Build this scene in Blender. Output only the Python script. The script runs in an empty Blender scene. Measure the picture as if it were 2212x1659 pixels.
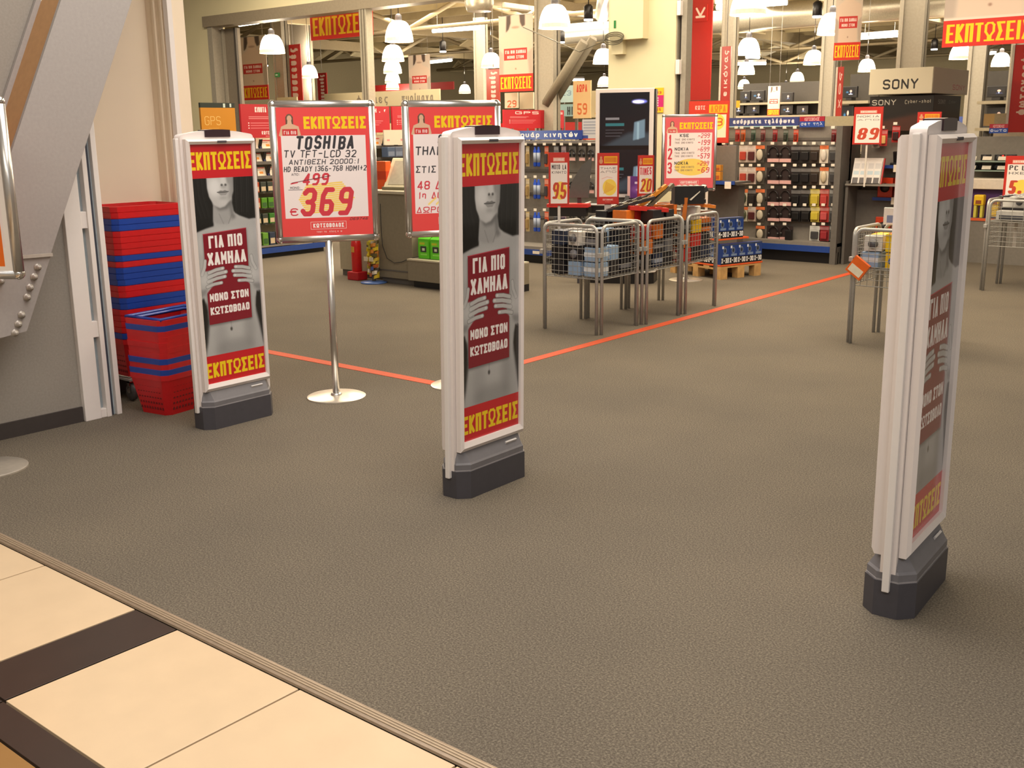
import bpy, bmesh, math, random
import numpy as np
from mathutils import Matrix, Vector
random.seed(7)
SC = bpy.context.scene
COL = SC.collection
# ------------------------------------------------------------------ camera, world, lights, exposure
F_PX, CX, CY, CAM_H = 2300.0, 1106.0, 829.5, 1.55
_v1 = np.array([-1767 - CX, 315 - CY, F_PX]); _v2 = np.array([3050 - CX, 260 - CY, F_PX])
_Y = _v2 / np.linalg.norm(_v2); _X = -_v1 / np.linalg.norm(_v1)
_X = _X - _Y * (_X @ _Y); _X /= np.linalg.norm(_X)
_Z = np.cross(_X, _Y)
R = np.array([_X, _Y, _Z])
CAM = np.array([0, 0, CAM_H])
cd = bpy.data.cameras.new('camera'); cam = bpy.data.objects.new('camera', cd); COL.objects.link(cam)
_m = Matrix(((R[0, 0], -R[0, 1], -R[0, 2], 0), (R[1, 0], -R[1, 1], -R[1, 2], 0), (R[2, 0], -R[2, 1], -R[2, 2], CAM_H), (0, 0, 0, 1)))
cam.matrix_world = _m
cd.sensor_width = 36; cd.lens = F_PX / 2212 * 36; cd.clip_end = 200; cd.clip_start = .05
SC.camera = cam
def ray(px, py): return R @ np.array([px - CX, py - CY, F_PX])
def zq(px, py, z=0.0):
    d = ray(px, py); return CAM + d * ((z - CAM_H) / d[2])
def yq(px, py, y):
    d = ray(px, py); return CAM + d * (y / d[1])
def xq(px, py, x):
    d = ray(px, py); return CAM + d * (x / d[0])

w = bpy.data.worlds.new('world'); SC.world = w; w.use_nodes = True
bg = w.node_tree.nodes['Background']; bg.inputs[0].default_value = (1.0, .86, .68, 1); bg.inputs[1].default_value = .34
def area(name, loc, sx, sy, power, col, rot=(0, 0, 0)):
    l = bpy.data.lights.new(name, 'AREA'); l.shape = 'RECTANGLE'; l.size = sx; l.size_y = sy; l.energy = power; l.color = col
    o = bpy.data.objects.new(name, l); o.location = loc; o.rotation_euler = rot; COL.objects.link(o); return o
WARM = (1.0, .84, .62); NEUT = (1.0, .92, .84)
area('store_light', (-6.5, 9.0, 4.3), 5, 3, 330, WARM)
area('store_light', (-2.5, 8.5, 4.3), 4, 3, 270, WARM)
area('store_light', (-11.5, 12.5, 4.3), 5, 4, 420, WARM)
area('store_light', (-8, 17, 4.3), 8, 4, 760, WARM)
area('store_light', (-16, 22, 4.3), 8, 6, 1700, WARM)
area('store_light', (-8, 27, 4.3), 8, 6, 1700, WARM)
area('store_light', (-12.0, 8.2, 4.3), 4, 2, 330, WARM)  # unseen area light added to brighten the header and phone shelves
area('entrance_light', (-3.0, 3.2, 3.9), 3.5, 2.0, 150, NEUT)
area('mall_light', (-1.6, -.4, 3.6), 3.0, 1.6, 95, (1.0, .88, .74))
area('mall_light', (1.8, .6, 3.6), 2.0, 1.6, 75, (.93, .95, 1.0))
SC.view_settings.view_transform = 'Standard'; SC.view_settings.look = 'None'
SC.view_settings.gamma = 1.0; SC.view_settings.use_curve_mapping = False
SC.view_settings.exposure = 0.0

# ------------------------------------------------------------------ materials
def lin(c):
    return tuple(((v / 255) / 12.92 if v / 255 <= .04045 else ((v / 255 + .055) / 1.055) ** 2.4) for v in c)
MATS = {}
def M(name, rgb=(128, 128, 128), rough=.5, metal=0.0, noise=.06, scale=30.0, bump=0.0, emit=0.0, spec=.5, alpha=1.0, trans=0.0):
    if name in MATS: return MATS[name]
    m = bpy.data.materials.new(name); m.use_nodes = True; nt = m.node_tree; b = nt.nodes['Principled BSDF']
    c = lin(rgb)
    b.inputs['Roughness'].default_value = rough; b.inputs['Metallic'].default_value = metal
    b.inputs['Specular IOR Level'].default_value = spec
    tc = nt.nodes.new('ShaderNodeTexCoord'); nz = nt.nodes.new('ShaderNodeTexNoise'); nz.inputs['Scale'].default_value = scale
    nz.inputs['Detail'].default_value = 3
    nt.links.new(tc.outputs['Object'], nz.inputs['Vector'])
    rp = nt.nodes.new('ShaderNodeValToRGB')
    rp.color_ramp.elements[0].position = .3; rp.color_ramp.elements[1].position = .7
    rp.color_ramp.elements[0].color = tuple(v * (1 - noise) for v in c) + (1,)
    rp.color_ramp.elements[1].color = tuple(min(1, v * (1 + noise)) for v in c) + (1,)
    nt.links.new(nz.outputs['Fac'], rp.inputs['Fac']); nt.links.new(rp.outputs['Color'], b.inputs['Base Color'])
    if bump:
        bp = nt.nodes.new('ShaderNodeBump'); bp.inputs['Strength'].default_value = bump; bp.inputs['Distance'].default_value = .004
        nt.links.new(nz.outputs['Fac'], bp.inputs['Height']); nt.links.new(bp.outputs['Normal'], b.inputs['Normal'])
    if emit:
        nt.links.new(rp.outputs['Color'], b.inputs['Emission Color']); b.inputs['Emission Strength'].default_value = emit
    if trans: b.inputs['Transmission Weight'].default_value = trans
    if alpha < 1: b.inputs['Alpha'].default_value = alpha
    MATS[name] = m
    return m
def carpet_mat():
    m = bpy.data.materials.new('carpet'); m.use_nodes = True; nt = m.node_tree; b = nt.nodes['Principled BSDF']
    b.inputs['Roughness'].default_value = .95; b.inputs['Specular IOR Level'].default_value = .15
    tc = nt.nodes.new('ShaderNodeTexCoord')
    a = nt.nodes.new('ShaderNodeTexNoise'); a.inputs['Scale'].default_value = 150; a.inputs['Detail'].default_value = 4; a.inputs['Roughness'].default_value = .75
    big = nt.nodes.new('ShaderNodeTexNoise'); big.inputs['Scale'].default_value = 1.1; big.inputs['Detail'].default_value = 3
    for n in (a, big): nt.links.new(tc.outputs['Object'], n.inputs['Vector'])
    r1 = nt.nodes.new('ShaderNodeValToRGB'); e = r1.color_ramp.elements
    e[0].position = .33; e[0].color = lin((76, 71, 63)) + (1,); e[1].position = .67; e[1].color = lin((140, 131, 116)) + (1,)
    e2 = e.new(.5); e2.color = lin((106, 98, 87)) + (1,)
    nt.links.new(a.outputs['Fac'], r1.inputs['Fac'])
    r2 = nt.nodes.new('ShaderNodeValToRGB'); e = r2.color_ramp.elements
    e[0].position = .3; e[0].color = (.86, .86, .87, 1); e[1].position = .7; e[1].color = (1.03, 1.02, 1.0, 1)
    nt.links.new(big.outputs['Fac'], r2.inputs['Fac'])
    mx = nt.nodes.new('ShaderNodeMix'); mx.data_type = 'RGBA'; mx.blend_type = 'MULTIPLY'; mx.inputs['Factor'].default_value = 1
    nt.links.new(r1.outputs['Color'], mx.inputs['A']); nt.links.new(r2.outputs['Color'], mx.inputs['B'])
    nt.links.new(mx.outputs['Result'], b.inputs['Base Color'])
    bp = nt.nodes.new('ShaderNodeBump'); bp.inputs['Strength'].default_value = .5; bp.inputs['Distance'].default_value = .004
    nt.links.new(a.outputs['Fac'], bp.inputs['Height']); nt.links.new(bp.outputs['Normal'], b.inputs['Normal'])
    MATS['carpet'] = m; return m
carpet_mat()
CREAM = M('cream_paint', (232, 216, 192), .7, noise=.02, scale=3, bump=.05)
YELLOWISH = M('ivory_paint', (212, 203, 168), .7, noise=.02, scale=3)
GREYP = M('grey_paint', (158, 152, 149), .55, noise=.04, scale=60, bump=.08)
GREYW = M('grey_wall', (146, 140, 132), .6, noise=.06, scale=90, bump=.08)
DARKSK = M('dark_skirting', (62, 56, 54), .5)
WHITEP = M('white_powder_coat', (230, 224, 220), .38, noise=.008)
OFFW = M('off_white_plastic', (226, 217, 213), .4, noise=.008)
ALU = M('aluminium', (205, 203, 200), .28, .9, noise=.03)
CHROME = M('chrome', (215, 212, 208), .18, 1.0, noise=.02)
STEEL = M('zinc_steel', (176, 174, 170), .4, .35, noise=.06, scale=80)
WIRE = M('wire_steel', (164, 162, 156), .4, .35)
DKGREY = M('dark_grey_plastic', (70, 68, 74), .5, noise=.05)
MIDGREY = M('mid_grey_plastic', (112, 110, 114), .5, noise=.05)
BLACK = M('black_plastic', (24, 22, 24), .4)
SHELFG = M('shelf_grey', (128, 122, 114), .55)
SHELFD = M('shelf_dark_grey', (98, 93, 88), .6)
BLUEP = M('blue_strip', (34, 66, 140), .45)
REDB = M('red_basket', (200, 26, 32), .32, noise=.05)
BLUEB = M('blue_basket', (26, 66, 160), .32, noise=.05)
ORANGE = M('orange_tape', (190, 70, 26), .7, noise=.08, scale=40)
TILE = M('cream_tile', (210, 186, 154), .28, noise=.03, scale=8)
TILET = M('tan_tile', (142, 106, 60), .3, noise=.04, scale=8)
TILED = M('dark_tile', (50, 37, 31), .35, noise=.08, scale=12)
STRIPM = M('threshold_metal', (150, 132, 112), .45, .35, noise=.1, scale=25)
BROWN = M('ceiling_brown', (172, 158, 124), .8, noise=.12, scale=2)
BEAMM = M('ceiling_beam_paint', (166, 152, 124), .6, noise=.05)
GALV = M('galvanised', (190, 184, 168), .35, .7, noise=.08)
COLG = M('column_grey', (150, 143, 130), .6)
RED = M('red_board', (188, 30, 38), .5)
REDO = M('red_banner', (196, 44, 36), .5)
WOOD = M('pallet_wood', (196, 154, 98), .75, noise=.18, scale=14)
GLOWW = M('tube_glow', (255, 250, 225), .5, emit=9)
DOMEG = M('dome_glow', (255, 240, 215), .4, emit=4.5)
DOMER = M('dome_rim_glow', (250, 222, 190), .35, emit=.9)
SPOTG = M('spot_glow', (250, 250, 255), .5, emit=9)
def plain(rgb, rough=.5): return M('paint_%d_%d_%d' % rgb, rgb, rough)

# ------------------------------------------------------------------ tiny rasteriser for the flat prints
G = {}
for ln in '''A 00 48 80/22 62|B 00 08 68 87 85 64/04 64 83 81 60 00 08|C 87 68 28 07 01 20 60 81|D 00 08 58 86 82 50 00|E 80 00 08 88/04 64|F 00 08 88/04 64|G 87 68 28 07 01 20 60 81 84 54|H 00 08/80 88/04 84|I 40 48|K 00 08/88 14 80|L 08 00 80|M 00 08 43 88 80|N 00 08 80 88|O 20 01 07 28 68 87 81 60 20|P 00 08 68 87 85 64 04|R 00 08 68 87 85 64 04/54 80|S 87 68 28 07 05 24 64 83 81 60 20 01|T 08 88/48 40|U 08 01 20 60 81 88|V 08 40 88|X 00 88/08 80|Y 08 44 88/44 40|Z 08 88 00 80
Γ 00 08 88|Π 00 08 88 80|Σ 88 08 44 00 80|Ω 00 30 32 04 07 28 68 87 84 52 50 80|Λ 00 48 80|Δ 00 48 80 00|Θ 20 01 07 28 68 87 81 60 20/24 64
0 20 01 07 28 68 87 81 60 20|1 26 48 40|2 07 28 68 87 85 00 80|3 07 28 68 87 85 64 34/64 83 81 60 20 01|4 60 68 02 82|5 88 08 04 64 83 81 60 20 01|6 78 28 06 01 20 60 81 83 64 04|7 08 88 30|8 24 05 07 28 68 87 85 64 24 03 01 20 60 81 83 64|9 10 60 82 87 68 28 07 05 24 84|- 14 74|. 30 40 41 31|: 31 41/36 46|, 41 20|€ 87 68 38 17 11 30 60 81/04 64/05 65|' 48 46|+ 14 74/41 47
α 65 46 26 05 03 22 42 63/66 63 82|ά 65 46 26 05 03 22 42 63/66 63 82/47 58|σ 86 26 05 03 22 52 73 75 56|ο 26 05 03 22 62 83 85 66 26|ό 26 05 03 22 62 83 85 66 26/47 58|υ 06 03 22 52 73 76|ύ 06 03 22 52 73 76/47 58|ρ 00 05 26 56 75 73 52 22 03|κ 02 06/66 14 72|ι 36 33 52|ί 36 33 52/37 48|ν 06 32 66|η 02 06/05 26 56 65 60|τ 06 76/36 33 52|ω 16 04 03 22 43 45/43 62 83 84 76|ώ 16 04 03 22 43 45/43 62 83 84 76/47 58|μ 00 06/03 22 42 63/66 62 82|λ 08 18 72/45 02|ε 65 46 16 05 14 44/14 03 22 52 63|έ 65 46 16 05 14 44/14 03 22 52 63/37 48|φ 26 05 03 22 62 83 85 66 26/48 40|γ 06 32 66/32 20|π 06 86/16 12/66 62 82|χ 06 60/66 00|ς 66 26 04 22 52 51 40|ξ 68 28 17 36 56/36 04 22 52 51 40|y 06 32/66 20|b 08 02 52 73 75 56 06|e 04 64 65 46 26 05 03 22 62|r 02 06/05 26 46|s 66 26 15 54 63 52 02|h 08 02/05 36 56 65 62|o 26 05 03 22 62 83 85 66 26|t 38 33 42 62/16 66|k 02 08/66 14 72|a 16 56 65 62 22 03 14 64'''.replace('\n', '|').split('|'):
    G[ln[0]] = [[(int(t[0]) / 8, int(t[1]) / 8) for t in s.split()] for s in ln[2:].split('/')]
NARROW = set("I1ι.,:'ίt")
def bblur(a, r):
    r = int(r)
    if r < 1: return a
    for ax in (0, 1):
        for _ in range(3):
            p = np.concatenate([np.repeat(a.take([0], ax), r + 1, ax), a, np.repeat(a.take([-1], ax), r, ax)], ax)
            c = np.cumsum(p, ax); n = a.shape[ax]
            a = (c.take(range(2 * r + 1, 2 * r + 1 + n), ax) - c.take(range(0, n), ax)) / (2 * r + 1)
    return a
class Cv:
    """A flat print: u to the right, v down, both 0..1."""
    def __init__(s, w, h, bg):
        s.w, s.h = w, h; s.a = np.empty((h, w, 3)); s.a[:] = np.array(bg) / 255
    def put(s, mask, col, x0=0, y0=0, op=1.0):
        h, w = mask.shape; r = s.a[y0:y0 + h, x0:x0 + w]
        k = (mask * op)[..., None]; r[:] = r * (1 - k) + np.array(col) / 255 * k
    def box(s, u0, v0, u1, v1, col, op=1.0):
        x0, x1, y0, y1 = [int(round(t)) for t in (u0 * s.w, u1 * s.w, v0 * s.h, v1 * s.h)]
        x0, y0 = max(0, x0), max(0, y0)
        s.a[y0:y1, x0:x1] = s.a[y0:y1, x0:x1] * (1 - op) + np.array(col) / 255 * op
    def mask_poly(s, pts, x0, y0, x1, y1, ss=2):
        ys, xs = np.mgrid[y0 * ss:y1 * ss, x0 * ss:x1 * ss]; xs = (xs + .5) / ss; ys = (ys + .5) / ss
        ins = np.zeros(xs.shape, bool); n = len(pts)
        for i in range(n):
            ax, ay = pts[i]; bx_, by = pts[(i + 1) % n]
            if ay == by: continue
            c = ((ys < ay) != (ys < by)) & (xs < (bx_ - ax) * (ys - ay) / (by - ay) + ax); ins ^= c
        m = ins.astype(float)
        return m.reshape(y1 - y0, ss, x1 - x0, ss).mean((1, 3))
    def poly(s, uv, col, op=1.0, blur=0):
        pts = [(u * s.w, v * s.h) for u, v in uv]
        pad = int(blur * 3 + 2)
        x0 = max(0, int(min(p[0] for p in pts)) - pad); x1 = min(s.w, int(max(p[0] for p in pts)) + pad + 1)
        y0 = max(0, int(min(p[1] for p in pts)) - pad); y1 = min(s.h, int(max(p[1] for p in pts)) + pad + 1)
        if x1 <= x0 or y1 <= y0: return
        m = s.mask_poly(pts, x0, y0, x1, y1)
        if blur: m = bblur(m, blur)
        s.put(m, col, x0, y0, op)
    def ell(s, u, v, ru, rv, col, op=1.0, blur=0, rot=0):
        c, sn = math.cos(rot), math.sin(rot); k = s.w / s.h
        s.poly([(u + ru * math.cos(t) * c - rv / k * math.sin(t) * sn, v + (ru * math.cos(t) * sn * k + rv * math.sin(t) * c)) for t in [i * math.pi / 14 for i in range(28)]], col, op, blur)
    def stroke(s, uv, th, col, op=1.0, blur=0):
        P = [np.array((u * s.w, v * s.h)) for u, v in uv]
        pad = th + 3 + blur
        x0 = max(0, int(min(p[0] for p in P) - pad)); x1 = min(s.w, int(max(p[0] for p in P) + pad))
        y0 = max(0, int(min(p[1] for p in P) - pad)); y1 = min(s.h, int(max(p[1] for p in P) + pad))
        if x1 <= x0 or y1 <= y0: return
        ys, xs = np.mgrid[y0:y1, x0:x1]; xs = xs + .5; ys = ys + .5; d = np.full(xs.shape, 1e9)
        for a, b in zip(P[:-1], P[1:]):
            e = b - a; L = e @ e + 1e-9
            t = np.clip(((xs - a[0]) * e[0] + (ys - a[1]) * e[1]) / L, 0, 1)
            d = np.minimum(d, np.hypot(xs - a[0] - t * e[0], ys - a[1] - t * e[1]))
        s.put(np.clip((th / 2 - d) / (1 + blur) + .5, 0, 1), col, x0, y0, op)
    def text(s, txt, u0, v0, u1, v1, col, th=.13, heavy=False, slant=0.0, rise=0.0, op=1.0, wob=0.0):
        """Fit TXT into the box; TH = stroke thickness over letter height."""
        adv = [.55 if c in NARROW else (.5 if c == ' ' else 1.25 if c in 'MΩω' else 1.0) for c in txt]
        gap = .16 if heavy else .28
        tot = sum(adv) + gap * (len(txt) - 1); cell = (u1 - u0) / tot
        hpx = (v1 - v0) * s.h; tp = th * hpx
        tp0 = min(tp, cell * s.w * .42) if heavy else tp
        x = u0
        for c, a in zip(txt, adv):
            cw = cell * a; tp = tp0 * (.74 if heavy and c in 'MΜWΩ' else .88 if heavy and c in 'NΝ' else 1)
            if c in G:
                iu, iv = tp / 2 / s.w, tp / 2 / s.h
                dv = -rise * (x - u0)
                wu, wv = random.uniform(-wob, wob) * cell, random.uniform(-wob, wob) * (v1 - v0)
                for pl in G[c]:
                    q = []
                    for gx, gy in pl:
                        if c in NARROW: gx = .5 + (gx - .5) * .6
                        vv = v1 - iv - gy * (v1 - v0 - 2 * iv)
                        q.append((x + iu + gx * (cw - 2 * iu) + slant * gy * cell + wu, vv + dv + wv))
                    if heavy: s.heavy(q, tp, col, (x, v0 + dv, x + cw, v1 + dv))
                    else: s.stroke(q, tp, col, op)
            x += cw + gap * cell
    def heavy(s, q, tp, col, clip):
        for (a, b) in zip(q[:-1], q[1:]):
            p0 = np.array((a[0] * s.w, a[1] * s.h)); p1 = np.array((b[0] * s.w, b[1] * s.h)); e = p1 - p0; L = np.hypot(*e)
            if L < 1e-6: continue
            e /= L; n = np.array((-e[1], e[0])) * tp / 2; x = e * tp / 2
            pts = [p0 - x + n, p1 + x + n, p1 + x - n, p0 - x - n]
            cx0, cy0, cx1, cy1 = clip[0] * s.w, clip[1] * s.h, clip[2] * s.w, clip[3] * s.h
            x0 = max(0, int(cx0), int(min(p[0] for p in pts))); x1 = min(s.w, int(math.ceil(min(cx1, max(p[0] for p in pts)))))
            y0 = max(0, int(cy0), int(min(p[1] for p in pts))); y1 = min(s.h, int(math.ceil(min(cy1, max(p[1] for p in pts)))))
            if x1 > x0 and y1 > y0: s.put(s.mask_poly(pts, x0, y0, x1, y1), col, x0, y0)
    def mat(s, name, rough=.4, emit=0.0, coat=0.0):
        im = bpy.data.images.new(name, s.w, s.h)
        px = np.ones((s.h, s.w, 4), np.float32); px[..., :3] = np.clip(s.a[::-1], 0, 1)
        im.pixels.foreach_set(px.ravel()); im.update(); im.pack()
        m = bpy.data.materials.new(name); m.use_nodes = True; nt = m.node_tree; b = nt.nodes['Principled BSDF']
        t = nt.nodes.new('ShaderNodeTexImage'); t.image = im; t.extension = 'EXTEND'
        nt.links.new(t.outputs['Color'], b.inputs['Base Color']); b.inputs['Roughness'].default_value = rough
        b.inputs['Coat Weight'].default_value = coat; b.inputs['Coat Roughness'].default_value = .06
        if emit: nt.links.new(t.outputs['Color'], b.inputs['Emission Color']); b.inputs['Emission Strength'].default_value = emit
        MATS[name] = m; return m

# ------------------------------------------------------------------ mesh helpers
class MB:
    def __init__(s): s.bm = bmesh.new(); s.uv = s.bm.loops.layers.uv.new('UVMap')
    def box(s, x0, y0, z0, x1, y1, z1, bev=0.0):
        vs = [s.bm.verts.new((x, y, z)) for z in (z0, z1) for y in (y0, y1) for x in (x0, x1)]
        fs = [s.bm.faces.new([vs[i] for i in f]) for f in ((0, 2, 3, 1), (4, 5, 7, 6), (0, 1, 5, 4), (2, 6, 7, 3), (0, 4, 6, 2), (1, 3, 7, 5))]
        if bev: 
            es = list({e for f in fs for e in f.edges})
            bmesh.ops.bevel(s.bm, geom=es, offset=bev, segments=2, affect='EDGES', profile=.6)
        return s
    def obox(s, c, ax, ay, az):
        """Oriented box: centre and three half-axis vectors."""
        c, ax, ay, az = [Vector(t) for t in (c, ax, ay, az)]
        vs = [s.bm.verts.new(c + ax * i + ay * j + az * k) for k in (-1, 1) for j in (-1, 1) for i in (-1, 1)]
        for f in ((0, 2, 3, 1), (4, 5, 7, 6), (0, 1, 5, 4), (2, 6, 7, 3), (0, 4, 6, 2), (1, 3, 7, 5)): s.bm.faces.new([vs[i] for i in f])
        return s
    def prism(s, pts, d, axis='y', o=0.0):
        """Extrude a 2-D outline: axis y -> pts are (x, z), from y=o to o+d; z -> (x, y); x -> (y, z)."""
        def mk(p, t):
            return {'y': (p[0], t, p[1]), 'z': (p[0], p[1], t), 'x': (t, p[0], p[1])}[axis]
        a = [s.bm.verts.new(mk(p, o)) for p in pts]; b = [s.bm.verts.new(mk(p, o + d)) for p in pts]; n = len(pts)
        fs = [s.bm.faces.new(a), s.bm.faces.new(b[::-1])]
        for i in range(n): fs.append(s.bm.faces.new([a[i], b[i], b[(i + 1) % n], a[(i + 1) % n]]))
        bmesh.ops.recalc_face_normals(s.bm, faces=fs)
        return s
    def tube(s, pts, r, n=8, closed=False, caps=True):
        P = [Vector(p) for p in pts]; m = len(P); rings = []
        up = None
        for i in range(m):
            a = P[i - 1] if (i > 0 or closed) else P[0]; b = P[(i + 1) % m] if (i < m - 1 or closed) else P[-1]
            t = (b - a).normalized()
            if up is None or abs(up.dot(t)) > .98: up = Vector((0, 0, 1)) if abs(t.z) < .9 else Vector((1, 0, 0))
            x = t.cross(up).normalized(); y = x.cross(t).normalized(); up = y
            rr = r[i] if isinstance(r, (list, tuple)) else r
            rings.append([s.bm.verts.new(P[i] + (x * math.cos(k * 2 * math.pi / n) + y * math.sin(k * 2 * math.pi / n)) * rr) for k in range(n)])
        for i in range(m if closed else m - 1):
            A, B = rings[i], rings[(i + 1) % m]
            for k in range(n):
                f = s.bm.faces.new([A[k], A[(k + 1) % n], B[(k + 1) % n], B[k]]); f.smooth = True
        if caps and not closed: s.bm.faces.new(rings[0][::-1]); s.bm.faces.new(rings[-1])
        return s
    def lathe(s, prof, n=20, c=(0, 0, 0)):
        rings = []
        for r, z in prof:
            rings.append([s.bm.verts.new((c[0] + r * math.cos(k * 2 * math.pi / n), c[1] + r * math.sin(k * 2 * math.pi / n), c[2] + z)) for k in range(n)])
        for A, B in zip(rings[:-1], rings[1:]):
            for k in range(n):
                f = s.bm.faces.new([A[k], A[(k + 1) % n], B[(k + 1) % n], B[k]]); f.smooth = True
        s.bm.faces.new(rings[0][::-1]); s.bm.faces.new(rings[-1])
        return s
    def ball(s, c, rx, ry, rz, seg=10, rings=7):
        ret = bmesh.ops.create_uvsphere(s.bm, u_segments=seg, v_segments=rings, radius=1)
        for v in ret['verts']: v.co = Vector((c[0] + v.co.x * rx, c[1] + v.co.y * ry, c[2] + v.co.z * rz))
        for f in {f for v in ret['verts'] for f in v.link_faces}: f.smooth = True
        return s
    def card(s, x0, z0, x1, z1, y=0.0, t=.004, back=False):
        """Thin board facing -y with the whole print on its front (and its back)."""
        s.box(x0, y, z0, x1, y + t, z1)
        s.bm.faces.ensure_lookup_table()
        for f in list(s.bm.faces)[-6:]:
            for l in f.loops:
                u = (l.vert.co.x - x0) / (x1 - x0); v = (l.vert.co.z - z0) / (z1 - z0)
                if back and abs(f.calc_center_median().y - (y + t)) < 1e-6: u = 1 - u
                l[s.uv].uv = (u, v)
        return s
    def xf(s, mat):
        bmesh.ops.transform(s.bm, matrix=mat, verts=s.bm.verts); return s
def obj(name, mb, mat, parent=None, loc=None, rz=0.0, smooth=False):
    me = bpy.data.meshes.new(name); mb.bm.normal_update(); mb.bm.to_mesh(me); mb.bm.free()
    if mat is not None: me.materials.append(mat)
    if smooth: me.set_sharp_from_angle(angle=math.radians(40))
    o = bpy.data.objects.new(name, me); COL.objects.link(o)
    if parent is not None: o.parent = parent
    if loc is not None: o.location = loc
    if rz: o.rotation_euler = (0, 0, rz)
    return o
def link(name, me, parent, loc=(0, 0, 0), rot=(0, 0, 0)):
    o = bpy.data.objects.new(name, me); COL.objects.link(o); o.parent = parent; o.location = loc; o.rotation_euler = rot; return o
def thing(name, label, cat, loc=(0, 0, 0), rz=0.0, group=None):
    o = bpy.data.objects.new(name, None); COL.objects.link(o); o.empty_display_size = .1
    o.location = tuple(loc); o.rotation_euler = (0, 0, rz); return tag(o, label, cat, group)
def tag(o, label, cat, group=None):
    o['label'] = label; o['category'] = cat
    if group: o['group'] = group
    return o
def struct(name, mb, mat, parent=None, **k):
    o = obj(name, mb, mat, parent, **k)
    if parent is None: o['kind'] = 'structure'
    return o
def dup(root, loc, rz=None, label=None, group=None):
    r = root.copy(); COL.objects.link(r); r.location = tuple(loc)
    if rz is not None: r.rotation_euler = (0, 0, rz)
    if label: r['label'] = label
    if group: r['group'] = group
    for ch in root.children:
        c = ch.copy(); COL.objects.link(c); c.parent = r
        for g in ch.children:
            d = g.copy(); COL.objects.link(d); d.parent = c
    return r
ORD = ['first', 'second', 'third', 'fourth', 'fifth', 'sixth', 'seventh', 'eighth', 'ninth', 'tenth', 'eleventh', 'twelfth', 'thirteenth', 'fourteenth', 'fifteenth', 'sixteenth', 'seventeenth', 'eighteenth', 'nineteenth', 'twentieth', 'twenty-first', 'twenty-second', 'twenty-third', 'twenty-fourth', 'twenty-fifth', 'twenty-sixth', 'twenty-seventh']
PI = math.pi
def rad(a): return math.radians(a)
# ------------------------------------------------------------------ the setting: floors
EDGE_Y = 1.79
b = MB().box(-34, EDGE_Y - .02, -.12, 6, 46, 0)
struct('floor', b, MATS['carpet'])
mall = struct('floor_mall', MB().box(-9, -4, -.14, 5, EDGE_Y - .045, -.012), M('grout', (120, 104, 86), .8))
GAP = .0035
YLO = zq(44, 1631)[1]
tile_mesh = {}
def tile(x0, y0, x1, y1, mat):
    k = (round(x1 - x0, 3), round(y1 - y0, 3), mat.name)
    if k not in tile_mesh:
        mb = MB().box(GAP, GAP, -.016, x1 - x0 - GAP, y1 - y0 - GAP, 0, bev=.0012)
        o = obj('tile', mb, mat, mall, (x0, y0, 0)); tile_mesh[k] = o.data
    else: link('tile', tile_mesh[k], mall, (x0, y0, 0))
YT = EDGE_Y - .047
xs = [-3.085 - .607 * i for i in range(5, -1, -1)]
xe = [-2.845 + .607 * i for i in range(0, 10)]
for a, c in list(zip(xs[:-1], xs[1:])) + list(zip(xe[:-1], xe[1:])):
    tile(a, 1.18, c, YT, TILE)
    tile(a, YLO, c, 1.18, TILED)
    for j in range(5): tile(a, YLO - .607 * (j + 1), c, YLO - .607 * j, TILET if (a < -2.0 and j == 0) else TILE)
tile(-3.085, 1.18, -2.845, YT, TILED); tile(-3.085, YLO, -2.845, 1.18, TILED)
for j in range(5): tile(-3.085, YLO - .607 * (j + 1), -2.845, YLO - .607 * j, TILED)
st = struct('trim_1', MB().prism([(EDGE_Y - .047, 0), (EDGE_Y - .044, .006), (EDGE_Y - .03, .009), (EDGE_Y - .012, .009), (EDGE_Y + .002, .005), (EDGE_Y + .006, 0)], 14, 'x', -9), STRIPM)
for i in range(3): struct('ridge', MB().box(-9, EDGE_Y - .034 + i * .010, .0085, 5, EDGE_Y - .030 + i * .010, .0105), M('threshold_ridge', (178, 160, 136), .4, .4), st)
# orange guide tape on the carpet
def tape(name, p, q, wd, lab):
    p, q = Vector((p[0], p[1], 0)), Vector((q[0], q[1], 0)); d = (q - p).normalized(); n = Vector((-d.y, d.x, 0)) * wd / 2
    mb = MB(); vs = [mb.bm.verts.new(v + Vector((0, 0, z))) for z in (.0, .0022) for v in (p - n, q - n, q + n, p + n)]
    for f in ((0, 3, 2, 1), (4, 5, 6, 7), (0, 1, 5, 4), (1, 2, 6, 5), (2, 3, 7, 6), (3, 0, 4, 7)): mb.bm.faces.new([vs[i] for i in f])
    tag(obj(name, mb, ORANGE), lab, 'floor tape')
tape('floor_tape', (-4.49, 4.70), (-4.49, 12.4), .085, 'long orange tape line on carpet running past the wire bins')
tape('floor_tape', (-7.6, 4.745), (-4.53, 4.745), .085, 'orange tape line on carpet behind the round sign bases')
_a, _b, _c = zq(2090, 507), zq(2142, 505), zq(2260, 478)
tape('floor_tape', _a, _b, .08, 'short orange tape line behind the wire bin of shiny packs')
tape('floor_tape', _b, _c, .08, 'slanting orange tape line behind the wire bin of shiny packs')
# ------------------------------------------------------------------ side wall by the entrance
struct('wall_left', MB().box(-5.75, -3.0, 0, -5.50, 2.905, 3.6), GREYW)
struct('baseboard_left', MB().box(-5.50, -3.0, 0, -5.486, 2.90, .085), DARKSK)
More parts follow.
